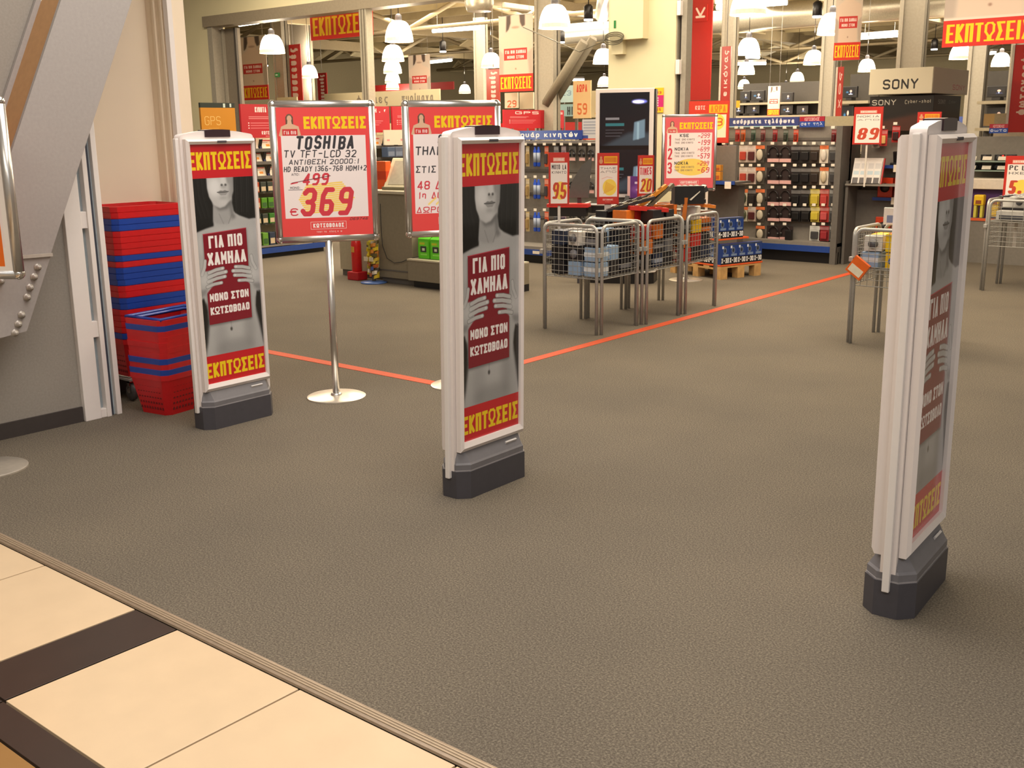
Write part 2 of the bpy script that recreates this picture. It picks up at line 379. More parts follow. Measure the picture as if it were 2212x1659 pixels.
# white folding door frame at the wall's end
df = struct('door_1', MB().box(-5.56, 2.905, 0, -5.47, 3.0, 3.6, bev=.004), WHITEP)
struct('channel', MB().box(-5.56, 3.0, 0, -5.51, 3.055, 3.6), M('frosted_channel', (150, 160, 166), .35), df)
for z in (0.0, .46, 1.06, 1.66, 2.4): struct('rail', MB().box(-5.515, 3.0, z, -5.478, 3.05, z + (.05 if z < .4 else .09), bev=.003), WHITEP, df)
struct('stile', MB().box(-5.56, 3.035, 0, -5.468, 3.062, 3.6, bev=.003), WHITEP, df)
struct('seal', MB().box(-5.56, 3.062, 0, -5.49, 3.085, 3.6), M('rubber_seal', (60, 66, 78), .5), df)
struct('glass_edge', MB().box(-5.53, 3.085, 0, -5.50, 3.098, 3.6), M('glass_edge', (170, 180, 186), .2), df)
struct('jamb', MB().box(-5.56, 3.098, 0, -5.472, 3.128, 3.6, bev=.003), WHITEP, df)
# cream wall behind the baskets, its pilaster
WX = -5.98
y0 = xq(336, 280, WX)[1]; px1 = yq(384, 285, y0)[0]; y1 = xq(418, 290, px1)[1]
struct('wall_cream', MB().box(WX - .2, 3.0, 0, WX, y0 + .05, 3.6), CREAM)
pil = struct('wall_pilaster', MB().box(px1 - .6, y0, 0, px1, y1, 3.6), CREAM)
for t in (.35, .68): struct('groove', MB().box(WX + (px1 - WX) * t, y0 - .012, 0, WX + (px1 - WX) * t + .02, y0, 3.6), CREAM, pil)
struct('corner_post', MB().box(px1 - .03, y0 - .012, 0, px1 + .012, y0 + .02, 3.6), WHITEP, pil)
struct('baseboard_cream', MB().box(WX, 3.13, 0, WX + .012, y0, .08), DARKSK)
print('pilaster', y0, px1, y1)
# ------------------------------------------------------------------ shop front line at y = 11: header, column, shutter rails
SY = 11.0
hx = yq(455, 100, SY)[0]
hz = yq(420, 39, SY)[2]
hd = struct('wall_front', MB().box(-24, SY, hz, 3, SY + .3, 4.7), YELLOWISH)
struct('shutter_box', MB().box(hx - .1, SY - .06, hz - .17, -6.9, SY + .2, hz - .005), M('shutter_grey', (150, 138, 118), .5, .3), hd)
ws = struct('wall_side', MB().box(-24, SY, 0, hx, SY + .3, hz), YELLOWISH)
struct('rail', MB().box(hx - .02, SY - .03, 0, hx + .1, SY + .2, hz - .17), COLG, ws)
x1_, x2_ = yq(478, 100, SY + .2)[0], yq(516, 100, SY + .2)[0]
dp = struct('door_2', MB().box(x1_, SY + .16, 0, x2_, SY + .24, hz - .2), M('dark_door_panel', (122, 112, 98), .5))
for t in (.0, .3, .98): struct('stile', MB().box(x1_ + (x2_ - x1_) * t - .02, SY + .13, 0, x1_ + (x2_ - x1_) * t + .03, SY + .17, hz - .2), M('door_stile', (70, 64, 58), .5) if t != .3 else COLG, dp)
pp = yq(792, 100, SY)[0]
sp = struct('trim_2', MB().box(pp - .085, SY - .05, 0, pp + .06, SY + .08, 4.6, bev=.006), M('shutter_post', (176, 168, 150), .4, .3))
for dx in (-.03, .025): struct('groove', MB().box(pp + dx - .012, SY - .056, 0, pp + dx + .004, SY - .049, 4.6), M('post_groove', (112, 104, 90), .5), sp)
c0, c1 = yq(1312, 300, SY)[0], yq(1455, 300, SY)[0]
co = struct('column_1', MB().box(c0, SY, 0, c1, SY + .10, 4.7, bev=.01), YELLOWISH)
struct('casing', MB().box(c0 + .1, SY - .08, yq(1340, 118, SY)[2], c0 + .26, SY, 4.7), YELLOWISH, co)
struct('bulkhead', MB().box(c0 + .1, SY - .12, yq(1340, 88, SY)[2], c0 + .56, SY, 4.7), YELLOWISH, co)
struct('mark', MB().box(c0 + .16, SY - .125, yq(1340, 62, SY)[2], c0 + .19, SY - .12, yq(1340, 46, SY)[2]), plain((40, 120, 60)), co)
r1, r2, r3 = yq(1466, 300, SY + .1)[0], yq(1474, 300, SY + .1)[0], yq(1485, 300, SY + .1)[0]
struct('rail', MB().box(c1, SY + .02, 0, r1, SY + .14, 4.7), COLG, co)
struct('gap', MB().box(r1, SY + .08, 0, r2, SY + .14, 4.7), DARKSK, co)
struct('rail', MB().box(r2, SY + .02, 0, r3, SY + .14, 4.7), COLG, co)
for py in (18, 145): 
    z = yq(1462, py, SY)[2]; struct('box', MB().box(c1 + .02, SY - .03, z - .08, c1 + .07, SY + .06, z + .08, bev=.005), WHITEP, co)
mb = MB()
z = yq(1345, 88, SY)[2]
for k in range(3): mb.tube([(c0 + .18 + .13 * math.cos(t), SY - .16 + .01 * k, z + .02 * k + .05 * math.sin(t)) for t in [i * PI / 8 for i in range(16)]], .007, 5, closed=True)
mb.tube([(c0 + .05, SY - .15, z), (c0 - .35, SY - .1, z - .1), (c0 - 1.3, SY, z + .25)], .006, 5)
tag(obj('cable_coil', mb, plain((92, 88, 70))), 'dark coiled cable hanging on the cream column above the display kiosk', 'cable')
cv = Cv(60, 220, (236, 186, 40)); cv.box(0, .30, 1, .78, (196, 40, 110)); cv.text('33', .25, .14, .8, .25, (170, 60, 40), .2); cv.text('45', .25, .82, .8, .93, (170, 60, 40), .2)
for i in range(4): cv.box(.3, .38 + .1 * i, .5, .44 + .1 * i, (245, 220, 225))
q0, q1 = yq(1414, 190, SY), yq(1433, 243, SY)
o = obj('wall_sticker', MB().card(q0[0], q1[2], q1[0], q0[2], SY - .012, .010), cv.mat('sticker_print')); tag(o, 'narrow yellow and magenta sticker on the cream column', 'sticker')
# ------------------------------------------------------------------ ceiling and roof structure
ce = struct('ceiling', MB().box(-34, 5.5, 4.7, 6, 46, 4.85), BROWN)
for i in range(28):
    y = 6 + i * 1.42
    struct('joist', MB().box(-33, y, 4.48, 5, y + .10, 4.7), BEAMM if i % 3 == 0 else BROWN, ce)
for x in (-28, -22, -16, -10.2, -4.2, 1.2): struct('beam', MB().box(x, 6, 4.2, x + .22, 45, 4.5), BEAMM, ce)
for y in (13.2, 19.5, 26, 33, 40):
    for k in range(9):     # lattice trusses
        x = -30 + k * 3.6
        struct('truss', MB().tube([(x, y, 4.0), (x + 1.8, y, 4.6), (x + 3.6, y, 4.0)], .06, 4), BEAMM, ce)
    struct('chord', MB().tube([(-31, y, 3.98), (4, y, 3.98)], .05, 4), BEAMM, ce)
# sloping roof panels that catch the lamp light between the trusses
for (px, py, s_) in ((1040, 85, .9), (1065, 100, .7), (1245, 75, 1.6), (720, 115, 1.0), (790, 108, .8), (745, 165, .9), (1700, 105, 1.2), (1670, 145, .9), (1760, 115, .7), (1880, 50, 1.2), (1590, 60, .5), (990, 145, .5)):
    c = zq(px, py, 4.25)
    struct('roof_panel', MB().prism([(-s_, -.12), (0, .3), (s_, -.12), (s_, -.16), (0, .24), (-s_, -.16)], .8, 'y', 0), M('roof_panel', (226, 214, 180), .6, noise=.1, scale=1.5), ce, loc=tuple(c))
# ventilation ducts
for (p, q, r) in (((-12.5, 13.9, 4.0), (-5.5, 13.9, 4.15), .26), ((-18, 24.2, 4.1), (-2, 24.2, 4.1), .3), ((-7.8, 11.6, 3.8), (-13.5, 19.5, 3.9), .16)):
    struct('duct', MB().tube([p, q], r, 12), GALV, ce)
b_ = zq(1035, 8, 3.55); struct('duct_end', MB().lathe([(.2, -.12), (.24, 0), (.24, .5), (.2, .52)], 14), GALV, ce, loc=tuple(b_))
struct('wall_back', MB().box(-34, 45.5, 0, 6, 46, 4.7), M('far_wall', (196, 186, 156), .8))
struct('wall_far_side', MB().box(-34.3, 5.5, 0, -34, 46, 4.7), M('far_wall'))
# steel columns of the hall
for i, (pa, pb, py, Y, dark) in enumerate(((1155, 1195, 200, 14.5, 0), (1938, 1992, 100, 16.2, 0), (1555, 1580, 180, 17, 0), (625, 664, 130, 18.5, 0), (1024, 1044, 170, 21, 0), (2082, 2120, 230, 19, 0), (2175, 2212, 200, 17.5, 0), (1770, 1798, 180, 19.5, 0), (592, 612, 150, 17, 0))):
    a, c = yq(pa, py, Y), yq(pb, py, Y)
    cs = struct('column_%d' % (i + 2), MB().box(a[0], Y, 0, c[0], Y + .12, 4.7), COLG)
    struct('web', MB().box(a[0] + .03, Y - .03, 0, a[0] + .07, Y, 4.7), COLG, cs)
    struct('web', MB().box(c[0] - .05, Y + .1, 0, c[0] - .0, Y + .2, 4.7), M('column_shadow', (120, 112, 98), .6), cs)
for (p, q, Y) in (((1282, 82), (1188, 236), 14.7), ((1262, 90), (1178, 225), 14.5)):
    a, c = yq(*p, Y), yq(*q, Y)
    struct('brace_beam', MB().tube([tuple(a), tuple(c)], .085, 4), M('brace_grey', (128, 120, 104), .6))
# ------------------------------------------------------------------ the slanting steel beam in front of the side wall
BX = -5.25
P = {k: xq(*v, BX) for k, v in dict(tl=(138, 0), tr=(285, 0), br=(110, 548), bl=(0, 437)).items()}
dv = np.array([P['tr'][1] - P['br'][1], P['tr'][2] - P['br'][2]]); dv /= np.hypot(*dv)
def along(y, z, t): return (y + dv[0] * t, z + dv[1] * t)
wdt = P['tr'][1] - P['tl'][1]
# flange outlines in (y, z), from low on the wall up out of the frame
rb = (P['br'][1], P['br'][2]); rt = along(*rb, 2.6)
lb = (rb[0] - wdt, rb[1]); lt = (rt[0] - wdt, rt[1])
beam = thing('steel_beam', 'grey slanting steel beam with bolted foot plate in front of the grey wall', 'beam', (0, 0, 0))
obj('front_flange', MB().prism([lb, rb, rt, lt], .022, 'x', BX - .022), GREYP, beam)
obj('rear_flange', MB().prism([(lb[0] - .02, lb[1]), rb, rt, (lt[0] - .02, lt[1])], .022, 'x', BX - .245), GREYP, beam)
mid0, mid1 = (lb[0] + .008, lb[1]), (lt[0] + .008, lt[1])
obj('web', MB().prism([mid0, (mid0[0] + .02, mid0[1]), (mid1[0] + .02, mid1[1]), mid1], .205, 'x', BX - .225), M('warm_lit_web', (178, 136, 92), .6), beam)  # grey web coloured tan: the warm lamp light is put into its colour
gp = [xq(*v, BX) for v in ((0, 560), (110, 548), (57, 715), (0, 730))]
dy = (gp[3][1] - .30, gp[3][2] - .05)
foot = obj('foot_plate', MB().prism([(gp[0][1] - .25, gp[0][2] - .02), (gp[1][1], gp[1][2]), (gp[2][1], gp[2][2]), (gp[3][1], gp[3][2]), dy], .025, 'x', BX - .02), GREYP, beam)
obj('plate_seam', MB().prism([(gp[0][1] - .25, gp[0][2]), (gp[1][1], gp[1][2] - .012), (gp[1][1], gp[1][2] + .004), (gp[0][1] - .25, gp[0][2] + .018)], .014, 'x', BX + .004), M('weld_seam', (176, 168, 158), .5), beam)
obj('lower_flange', MB().prism([(gp[0][1] - .28, gp[0][2]), (gp[1][1] - .02, gp[1][2]), (gp[2][1] - .02, gp[2][2] + .02), (gp[3][1] - .35, gp[3][2] - .05)], .03, 'x', BX - .09), GREYP, beam)
bolt_me = None
for (u, v) in ((80, 577), (72, 598), (63, 621), (57, 642), (45, 680), (38, 700), (31, 722), (6, 582), (0, 607)):
    c = xq(u, v - (0 if v != 722 else 3), BX)
    if bolt_me is None:
        mb = MB().lathe([(.021, 0), (.021, .004), (.015, .004), (.015, .015), (.009, .017), (.009, .025), (.004, .026)], 6)
        mb.xf(Matrix.Rotation(PI / 2, 4, 'Y')); o = obj('bolt', mb, M('bolt_grey', (168, 162, 154), .4, .3), beam, (BX + .004, c[1], c[2])); bolt_me = o.data
    else: link('bolt', bolt_me, beam, (BX + .004, c[1], c[2]))

# ------------------------------------------------------------------ prints of the sale posters
YEL, RDD, RDK, WHT = (240, 204, 20), (196, 26, 36), (128, 24, 40), (240, 234, 232)
SALE = 'ΕΚΠΤΩΣΕΙΣ'
# Greek capitals that look like Latin ones share their strokes
for g, l in zip('ΑΒΕΖΗΙΚΜΝΟΡΤΥΧ', 'ABEZHIKMNOPTYX'): G[g] = G[l]
NARROW |= set('Ι')
def figure(cv, u0, v0, u1, v1, tone=(1, 1, 1), soft=1.0, sign=True, txt=True):
    """Black-and-white photograph of a woman holding a red board; the box is u0..u1, v0..v1."""
    def U(u): return u0 + (u1 - u0) * u
    def V(v): return v0 + (v1 - v0) * v
    k = (u1 - u0) * cv.w / 320.0; px = lambda r: max(0, r * k * soft)
    T = lambda g: (g * tone[0], g * tone[1], g * tone[2])
    def po(pts, g, op=1.0, bl=2): cv.poly([(U(a), V(c)) for a, c in pts], T(g), op, px(bl))
    def el(a, c, ra, rc, g, op=1.0, bl=6, rot=0): cv.ell(U(a), V(c), ra * (u1 - u0), rc * (v1 - v0), T(g), op, px(bl), rot)
    def sk(pts, th, g, op=1.0, bl=1): cv.stroke([(U(a), V(c)) for a, c in pts], max(1, th * k), T(g), op, px(bl))
    cv.box(u0, v0, u1, v1, T(20))
    # torso with shoulders, waist and belly
    po([(.30, .24), (.30, .265), (.17, .275), (0, .295), (-.05, .30), (-.05, .72), (.06, .66), (.10, .74), (.04, .88), (0, 1.02), (1.0, 1.02), (.97, .87), (.90, .75), (.93, .66), (1.05, .70), (1.05, .24), (.82, .225), (.66, .20), (.62, .10), (.32, .10)], 172, 1, 3)
    po([(.0, .66), (.10, .70), (.12, .80), (.07, .92), (.0, 1.02)], 26, .9, 5); po([(1.0, .64), (.91, .70), (.90, .78), (.96, .90), (1.0, .98)], 30, .9, 5)
    el(.52, .30, .30, .018, 196, .5, 9); el(.10, .36, .09, .06, 190, .5, 9); el(.93, .33, .08, .05, 186, .5, 9)
    el(.50, .86, .26, .09, 182, .55, 12); el(.30, .90, .10, .10, 128, .35, 14); el(.76, .88, .09, .10, 120, .4, 14); el(.52, .98, .34, .06, 120, .45, 14)
    el(.465, .862, .018, .011, 60, .9, 2); sk([(.465, .80), (.468, .85)], 5, 130, .4, 4)
    # neck
    po([(.31, .13), (.62, .13), (.62, .20), (.66, .225), (.52, .26), (.36, .255), (.29, .235)], 158, 1, 4)
    po([(.56, .14), (.63, .12), (.63, .20), (.67, .225), (.60, .235)], 96, .7, 6); po([(.30, .13), (.62, .13), (.54, .175), (.40, .18)], 88, .75, 6)
    sk([(.40, .20), (.46, .255)], 4, 120, .5, 4); sk([(.60, .21), (.54, .256)], 4, 110, .5, 4)
    # face, cut by the band above the nose
    po([(.235, -.02), (.235, .06), (.26, .105), (.33, .15), (.42, .168), (.50, .160), (.60, .125), (.66, .075), (.685, -.02)], 186, 1, 3)
    el(.36, .05, .10, .05, 222, .8, 10); po([(.58, -.02), (.60, .06), (.56, .13), (.62, .115), (.67, .07), (.70, -.02)], 116, .7, 8)
    po([(.46, -.02), (.455, .035), (.50, .046), (.56, .034), (.54, -.02)], 210, .8, 4); po([(.54, -.02), (.57, .035), (.60, .03), (.58, -.02)], 120, .7, 5)
    el(.475, .040, .018, .006, 52, .9, 2); el(.535, .040, .018, .006, 50, .9, 2); el(.50, .05, .05, .006, 130, .6, 4)
    po([(.395, .079), (.45, .070), (.485, .073), (.52, .069), (.575, .078), (.485, .082)], 118, 1, 1.5); po([(.395, .079), (.485, .082), (.575, .078), (.53, .097), (.45, .097)], 148, 1, 1.5)
    sk([(.395, .079), (.45, .081), (.52, .081), (.575, .078)], 3, 66, .9, 1); el(.485, .112, .06, .006, 132, .6, 5); el(.47, .140, .07, .012, 200, .5, 7)
    # hair on both sides
    po([(-.02, -.02), (.235, -.02), (.235, .05), (.255, .10), (.31, .15), (.30, .19), (.29, .235), (.18, .268), (-.02, .29)], 17, 1, 3)
    po([(.67, -.02), (1.02, -.02), (1.02, .235), (.88, .24), (.72, .215), (.64, .19), (.62, .14), (.66, .08)], 20, 1, 3)
    for i in range(9):
        t = i / 9; sk([(.03 + .2 * t, -.02), (.04 + .2 * t, .10), (.12 + .18 * t, .22)], 3, 56 - 16 * (i % 3), .45, 3)
        sk([(.70 + .28 * t, -.02), (.69 + .27 * t, .10), (.68 + .26 * t, .20)], 3, 70 - 20 * (i % 3), .45, 3)
    if sign:
        a = [(.12, .305), (.82, .290), (.82, .815), (.12, .82)]
        cv.poly([(U(x), V(y + .006)) for x, y in a], T(40), .6, px(5)); cv.poly([(U(x), V(y)) for x, y in a], RDK if tone == (1, 1, 1) else RDD, 1, 0)
        cv.stroke([(U(.12), V(.306)), (U(.82), V(.291))], max(1, 3 * k), (186, 60, 76))
        if txt:
            for s_, x0, x1, ya, yb in (('ΓΙΑ ΠΙΟ', .20, .745, .318, .388), ('ΧΑΜΗΛΑ', .165, .79, .412, .484), ('ΜΟΝΟ ΣΤΟΝ', .155, .79, .644, .69), ('ΚΩΤΣΟΒΟΛΟ', .15, .79, .722, .766)):
                cv.text(s_, U(x0), V(ya), U(x1), V(yb), WHT, .27, heavy=True)
        else:
            for ya in (.34, .44, .64): cv.box(U(.2), V(ya), U(.74), V(ya + .06), WHT, .8)
    # hands: four fingers each, a thumb, the back of the hand
    def hand(m):
        X = (lambda x: x) if m > 0 else (lambda x: 1.0 - x)
        po([(X(-.03), .535), (X(.05), .515), (X(.19), .512), (X(.23), .54), (X(.22), .60), (X(.10), .645), (X(-.03), .67)], 176, 1, 2)
        po([(X(-.03), .62), (X(.14), .612), (X(.10), .645), (X(-.03), .67)], 110, .6, 5)
        for (tx, ty, bx_, by, th) in ((.40, .507, .17, .524, 15), (.445, .529, .16, .548, 16), (.425, .555, .15, .574, 15), (.36, .588, .13, .602, 14)):
            sk([(X(bx_), by), (X((bx_ + tx) / 2), (by + ty) / 2 - .004), (X(tx), ty)], th + 3, 96, .8, 2)
            sk([(X(bx_), by), (X((bx_ + tx) / 2), (by + ty) / 2 - .004), (X(tx), ty)], th - 1, 184, 1, 2)
            el(X(tx - .012), ty, .018, .0055, 214, .9, 1.5)
        sk([(X(.06), .53), (X(.11), .49), (X(.125), .455)], 17, 100, .7, 3); sk([(X(.06), .53), (X(.11), .49), (X(.125), .455)], 14, 186, 1, 2)
        el(X(.09), .56, .08, .03, 200, .6, 9)
    if sign: hand(1); hand(-1)
def poster_gate():
    cv = Cv(400, 1300, RDD)
    figure(cv, 0, .14, 1, .878)
    cv.box(0, 0, 1, .139, RDD); cv.box(0, .878, 1, 1, RDD)
    cv.text(SALE, -.005, .034, .975, .106, YEL, .22, heavy=True)
    cv.text(SALE, .01, .909, .975, .973, YEL, .22, heavy=True)
    rs = np.random.RandomState(3); cv.a += rs.normal(0, 2.0, cv.a.shape[:2])[..., None] / 255
    return cv.mat('sale_poster_print', .25, coat=.5)
POSTER = poster_gate()
# ------------------------------------------------------------------ the three security gates
def make_gate(label, lean, group=None):
    t = thing('security_gate', label, 'security gate')
    L = Matrix.Translation((0, 0, .2)) @ Matrix.Shear('XY', 4, (lean, 0)) @ Matrix.Translation((0, 0, -.2)) if lean else Matrix.Identity(4)
    # antenna body: rounded-top slab with a ribbed edge
    def arch(hw, z0, z1, cr, rise):
        pts = [(-hw, z0), (hw, z0), (hw, z1 - cr)]
        pts += [(hw - cr + cr * math.sin(a), z1 - cr + cr * math.cos(a)) for a in (PI / 2 * .66, PI / 2 * .33, 0)]
        pts += [(x * (hw - cr), z1 + rise * (1 - x * x)) for x in (.6, .2, -.2, -.6)]
        pts += [(-hw + cr - cr * math.sin(a), z1 - cr + cr * math.cos(a)) for a in (0, PI / 2 * .33, PI / 2 * .66)]
        pts += [(-hw, z1 - cr)]
        return pts
    obj('antenna_body', MB().prism(arch(.228, .085, 1.55, .02, .02), .05, 'y', -.025).xf(L), OFFW, t, smooth=True)
    for s in (-1, 1): obj('edge_rib', MB().box(s * .236 - .010, -.012, .09, s * .236 + .010, .012, 1.53, bev=.004).xf(L), WHITEP, t)
    for s in (-1, 1):     # poster frame on each face, with its print, cover sheet and clip
        F = Matrix.Rotation(0 if s < 0 else PI, 4, 'Z')
        fx0, fx1, fz0, fz1, y0, y1 = -.213, .218, .205, 1.525, -.062, -.026
        fw = .024
        mb = MB()
        def bar(a, b_):
            pass
        out = [(fx0, fz0), (fx1, fz0), (fx1, fz1), (fx0, fz1)]; inn = [(fx0 + fw, fz0 + .038), (fx1 - fw + .004, fz0 + .038), (fx1 - fw + .004, fz1 - .026), (fx0 + fw, fz1 - .026)]
        md = [(o_[0] * .55 + i_[0] * .45, o_[1] * .55 + i_[1] * .45) for o_, i_ in zip(out, inn)]
        rings = []
        for pts, y in ((out, y1), (out, y0 + .012), (md, y0), (inn, y0 + .010), (inn, y1)): rings.append([mb.bm.verts.new((p[0], y, p[1])) for p in pts])
        for A, B in zip(rings[:-1], rings[1:]):
            for k in range(4): mb.bm.faces.new([A[k], B[k], B[(k + 1) % 4], A[(k + 1) % 4]])
        fr = obj('poster_frame', mb.xf(F).xf(L), OFFW, t)
        pc = MB().card(inn[0][0] - .004, inn[0][1] - .004, inn[1][0] + .004, inn[2][1] + .004, -.040, .006)
        obj('poster', pc.xf(F).xf(L), POSTER, t)
        obj('clip', MB().box(-.028, y0 - .004, fz1 - .019, .028, y0 + .006, fz1 - .008, bev=.003).xf(F).xf(L), DKGREY, t)
    obj('top_cover', MB().prism([(-.078, 1.535), (.078, 1.535), (.078, 1.571), (.03, 1.5735), (-.03, 1.5735), (-.078, 1.571)], .062, 'y', -.031).xf(L), M('brown_cap', (52, 34, 40), .3), t)
    # foot block: chamfered dark box with a sloping lid
    def octa(hx_, hy, c): return [(-hx_ + c, -hy), (hx_ - c, -hy), (hx_, -hy + c), (hx_, hy - c), (hx_ - c, hy), (-hx_ + c, hy), (-hx_, hy - c), (-hx_, -hy + c)]
    def loft(rings, mat, name):
        mb = MB(); V_ = [[mb.bm.verts.new((x, y, z)) for x, y in pts] for pts, z in rings]
        for A, B in zip(V_[:-1], V_[1:]):
            for k in range(8): mb.bm.faces.new([A[k], A[(k + 1) % 8], B[(k + 1) % 8], B[k]])
        mb.bm.faces.new(V_[0][::-1]); mb.bm.faces.new(V_[-1]); return obj(name, mb, mat, t)
    loft([(octa(.232, .084, .045), 0), (octa(.232, .084, .045), .122)], DKGREY, 'foot_block')
    loft([(octa(.229, .081, .045), .122), (octa(.229, .081, .045), .127)], M('seam_light', (150, 146, 148), .4), 'foot_seam')
    loft([(octa(.227, .080, .045), .127), (octa(.227, .080, .045), .150), (octa(.222, .074, .043), .158), (octa(.215, .040, .03), .218)], MIDGREY, 'foot_lid')
    obj('foot_badge', MB().obox((.115, -.0605, .183), (.038, 0, 0), (0, .004 * .87, .004 * .5), (0, -.0034, .006)), plain((196, 192, 190)), t)
    return t
g0 = make_gate('white security gate with sale poster beside the stacked red baskets', 0.0)
g0.location = (-4.834, 3.435, 0); g0.rotation_euler = (0, 0, PI / 2 + .004)
g1 = make_gate('white security gate with sale poster standing before the second round-based sign', .020)
g1.location = (-3.012, 3.448, 0); g1.rotation_euler = (0, 0, PI / 2 + .011)
g2 = make_gate('white security gate seen nearly edge-on, glossy poster with reflections', -.020)
g2.location = (-1.116, 3.452, 0); g2.rotation_euler = (0, 0, PI / 2 + .058)
# ------------------------------------------------------------------ framed sale signs on round-based poles
def sign_print(name, draw, bgc=(226, 72, 70)):
    cv = Cv(440, 600, bgc)
    cv.ell(.14, .075, .035, .025, (110, 84, 66)); cv.box(.10, .07, .18, .16, (96, 70, 56)); cv.ell(.14, .085, .026, .024, (214, 170, 140)); cv.poly([(.12, .10), (.16, .10), (.165, .125), (.235, .145), (.255, .21), (.21, .23), (.20, .285), (.08, .285), (.07, .23), (.02, .215), (.05, .145), (.115, .125)], (216, 176, 146))
    cv.box(.06, .165, .22, .215, (200, 50, 50)); cv.text('ΓΙΑ ΠΙΟ', .075, .178, .205, .205, (240, 220, 215), .2)
    cv.text(SALE, .29, .07, .965, .165, YEL, .22, heavy=True)
    cv.box(.04, .215, .955, .855, (238, 226, 224)); cv.poly([(.08, .215), (.20, .215), (.20, .25), (.08, .25)], (216, 176, 146), .0)
    draw(cv)
    cv.stroke([(.31, .888), (.70, .888), (.70, .945), (.31, .945), (.31, .888)], 2, (240, 210, 205)); cv.text('ΚΩΤΣΟΒΟΛΟΣ', .335, .900, .675, .934, (245, 236, 232), .24)
    cv.text('τσατ τα θελεις εδω', .37, .957, .65, .978, (240, 210, 205), .13)
    return cv.mat(name, .4)
INK, REDI = (52, 50, 56), (206, 58, 72)
def d_tv(cv):
    cv.text('TOSHIBA', .19, .218, .82, .322, INK, .19, slant=.25, wob=.04); cv.text('TV TFT-LCD 32', .06, .328, .84, .385, INK, .14, slant=.2, wob=.06)
    cv.text('ΑΝΤΙΘΕΣΗ 20000:1', .11, .398, .87, .438, INK, .15, slant=.2, wob=.05); cv.text('HD READY 1366-768 HDMI+2', .05, .450, .95, .492, INK, .15, slant=.2, wob=.05)
    for i in range(15):
        y = .60 + .0155 * i; cv.stroke([(.20 + .012 * abs(i - 7), y), (.80 - .016 * abs(i - 8), y - .02)], 7, (246, 206, 80), .85)
    cv.text('ΑΠΟ:', .13, .503, .22, .521, INK, .14); cv.text('499', .24, .505, .52, .60, REDI, .18, slant=.3); cv.stroke([(.13, .578), (.55, .528)], 3, (90, 30, 40)); cv.stroke([(.12, .585), (.19, .575)], 5, REDI)
    cv.text('ΜΟΝΟ:', .11, .607, .22, .625, INK, .14); cv.stroke([(.09, .632), (.24, .632)], 2, INK)
    cv.text('369', .20, .618, .76, .842, REDI, .17, slant=.30); cv.text('€', .09, .775, .18, .835, REDI, .15)
    cv.text('069746', .74, .862, .94, .882, (80, 40, 44), .16, slant=.4)
def d_phone(cv):
    cv.text('ΟΛΕΣ ΟΙ', .32, .222, .80, .30, INK, .15, slant=.25, wob=.04); cv.text('ΤΗΛΕΟΡΑΣΕΙΣ', .06, .315, .92, .385, INK, .15, slant=.1, wob=.04); cv.text('ΤΩΡΑ', .45, .40, .70, .455, INK, .14, wob=.04)
    cv.text('ΣΤΙΣ ΚΑΛΥΤΕΡΕΣ', .06, .47, .94, .525, INK, .15, slant=.1, wob=.04); cv.text('48 ΔΟΣΕΙΣ', .07, .59, .72, .66, REDI, .15, slant=.1); cv.text('1η ΔΟΣΗ ΜΕΤΑ', .08, .68, .80, .735, REDI, .15, slant=.1)
    for i in range(8): cv.stroke([(.20 + .09 * i, .78), (.28 + .09 * i, .73)], 9, (246, 214, 110), .85)
    cv.text('ΔΩΡΟ SET', .055, .80, .62, .85, REDI, .15, slant=.1)
def d_offers(cv):
    for i, y in enumerate((.23, .42, .62)):
        if i == 2: cv.ell(.55, y + .08, .34, .12, (240, 206, 90), .9)
        cv.text('123'[i], .06, y + .01, .15, y + .17, REDI, .15); cv.text(('KSE', 'NOKIA', 'NOKIA')[i], .20 + (.1 if i == 0 else 0), y, .48, y + .045, INK, .2)
        for k in range(2): cv.text('ΤΗΛΕΦΩΝΟ ΚΙΝΗΤΟ', .20, y + .065 + .045 * k, .60 - .03 * k, y + .092 + .045 * k, (120, 96, 96), .14)
        cv.text(('-299', '-699', '-299')[i], .66, y - .005, .90, y + .06, REDI, .13, slant=.2); cv.stroke([(.66, y + .045), (.92, y + .01)], 2, REDI)
        cv.text(('-199', '-579', '-69')[i], .66, y + .085, .91, y + .16, REDI, .15, slant=.2)
def d_side(cv): cv.box(.0, .0, .93, .97, (234, 112, 30)); cv.text('ΔΩΡΑ', .2, .4, .9, .55, (240, 236, 230), .2)
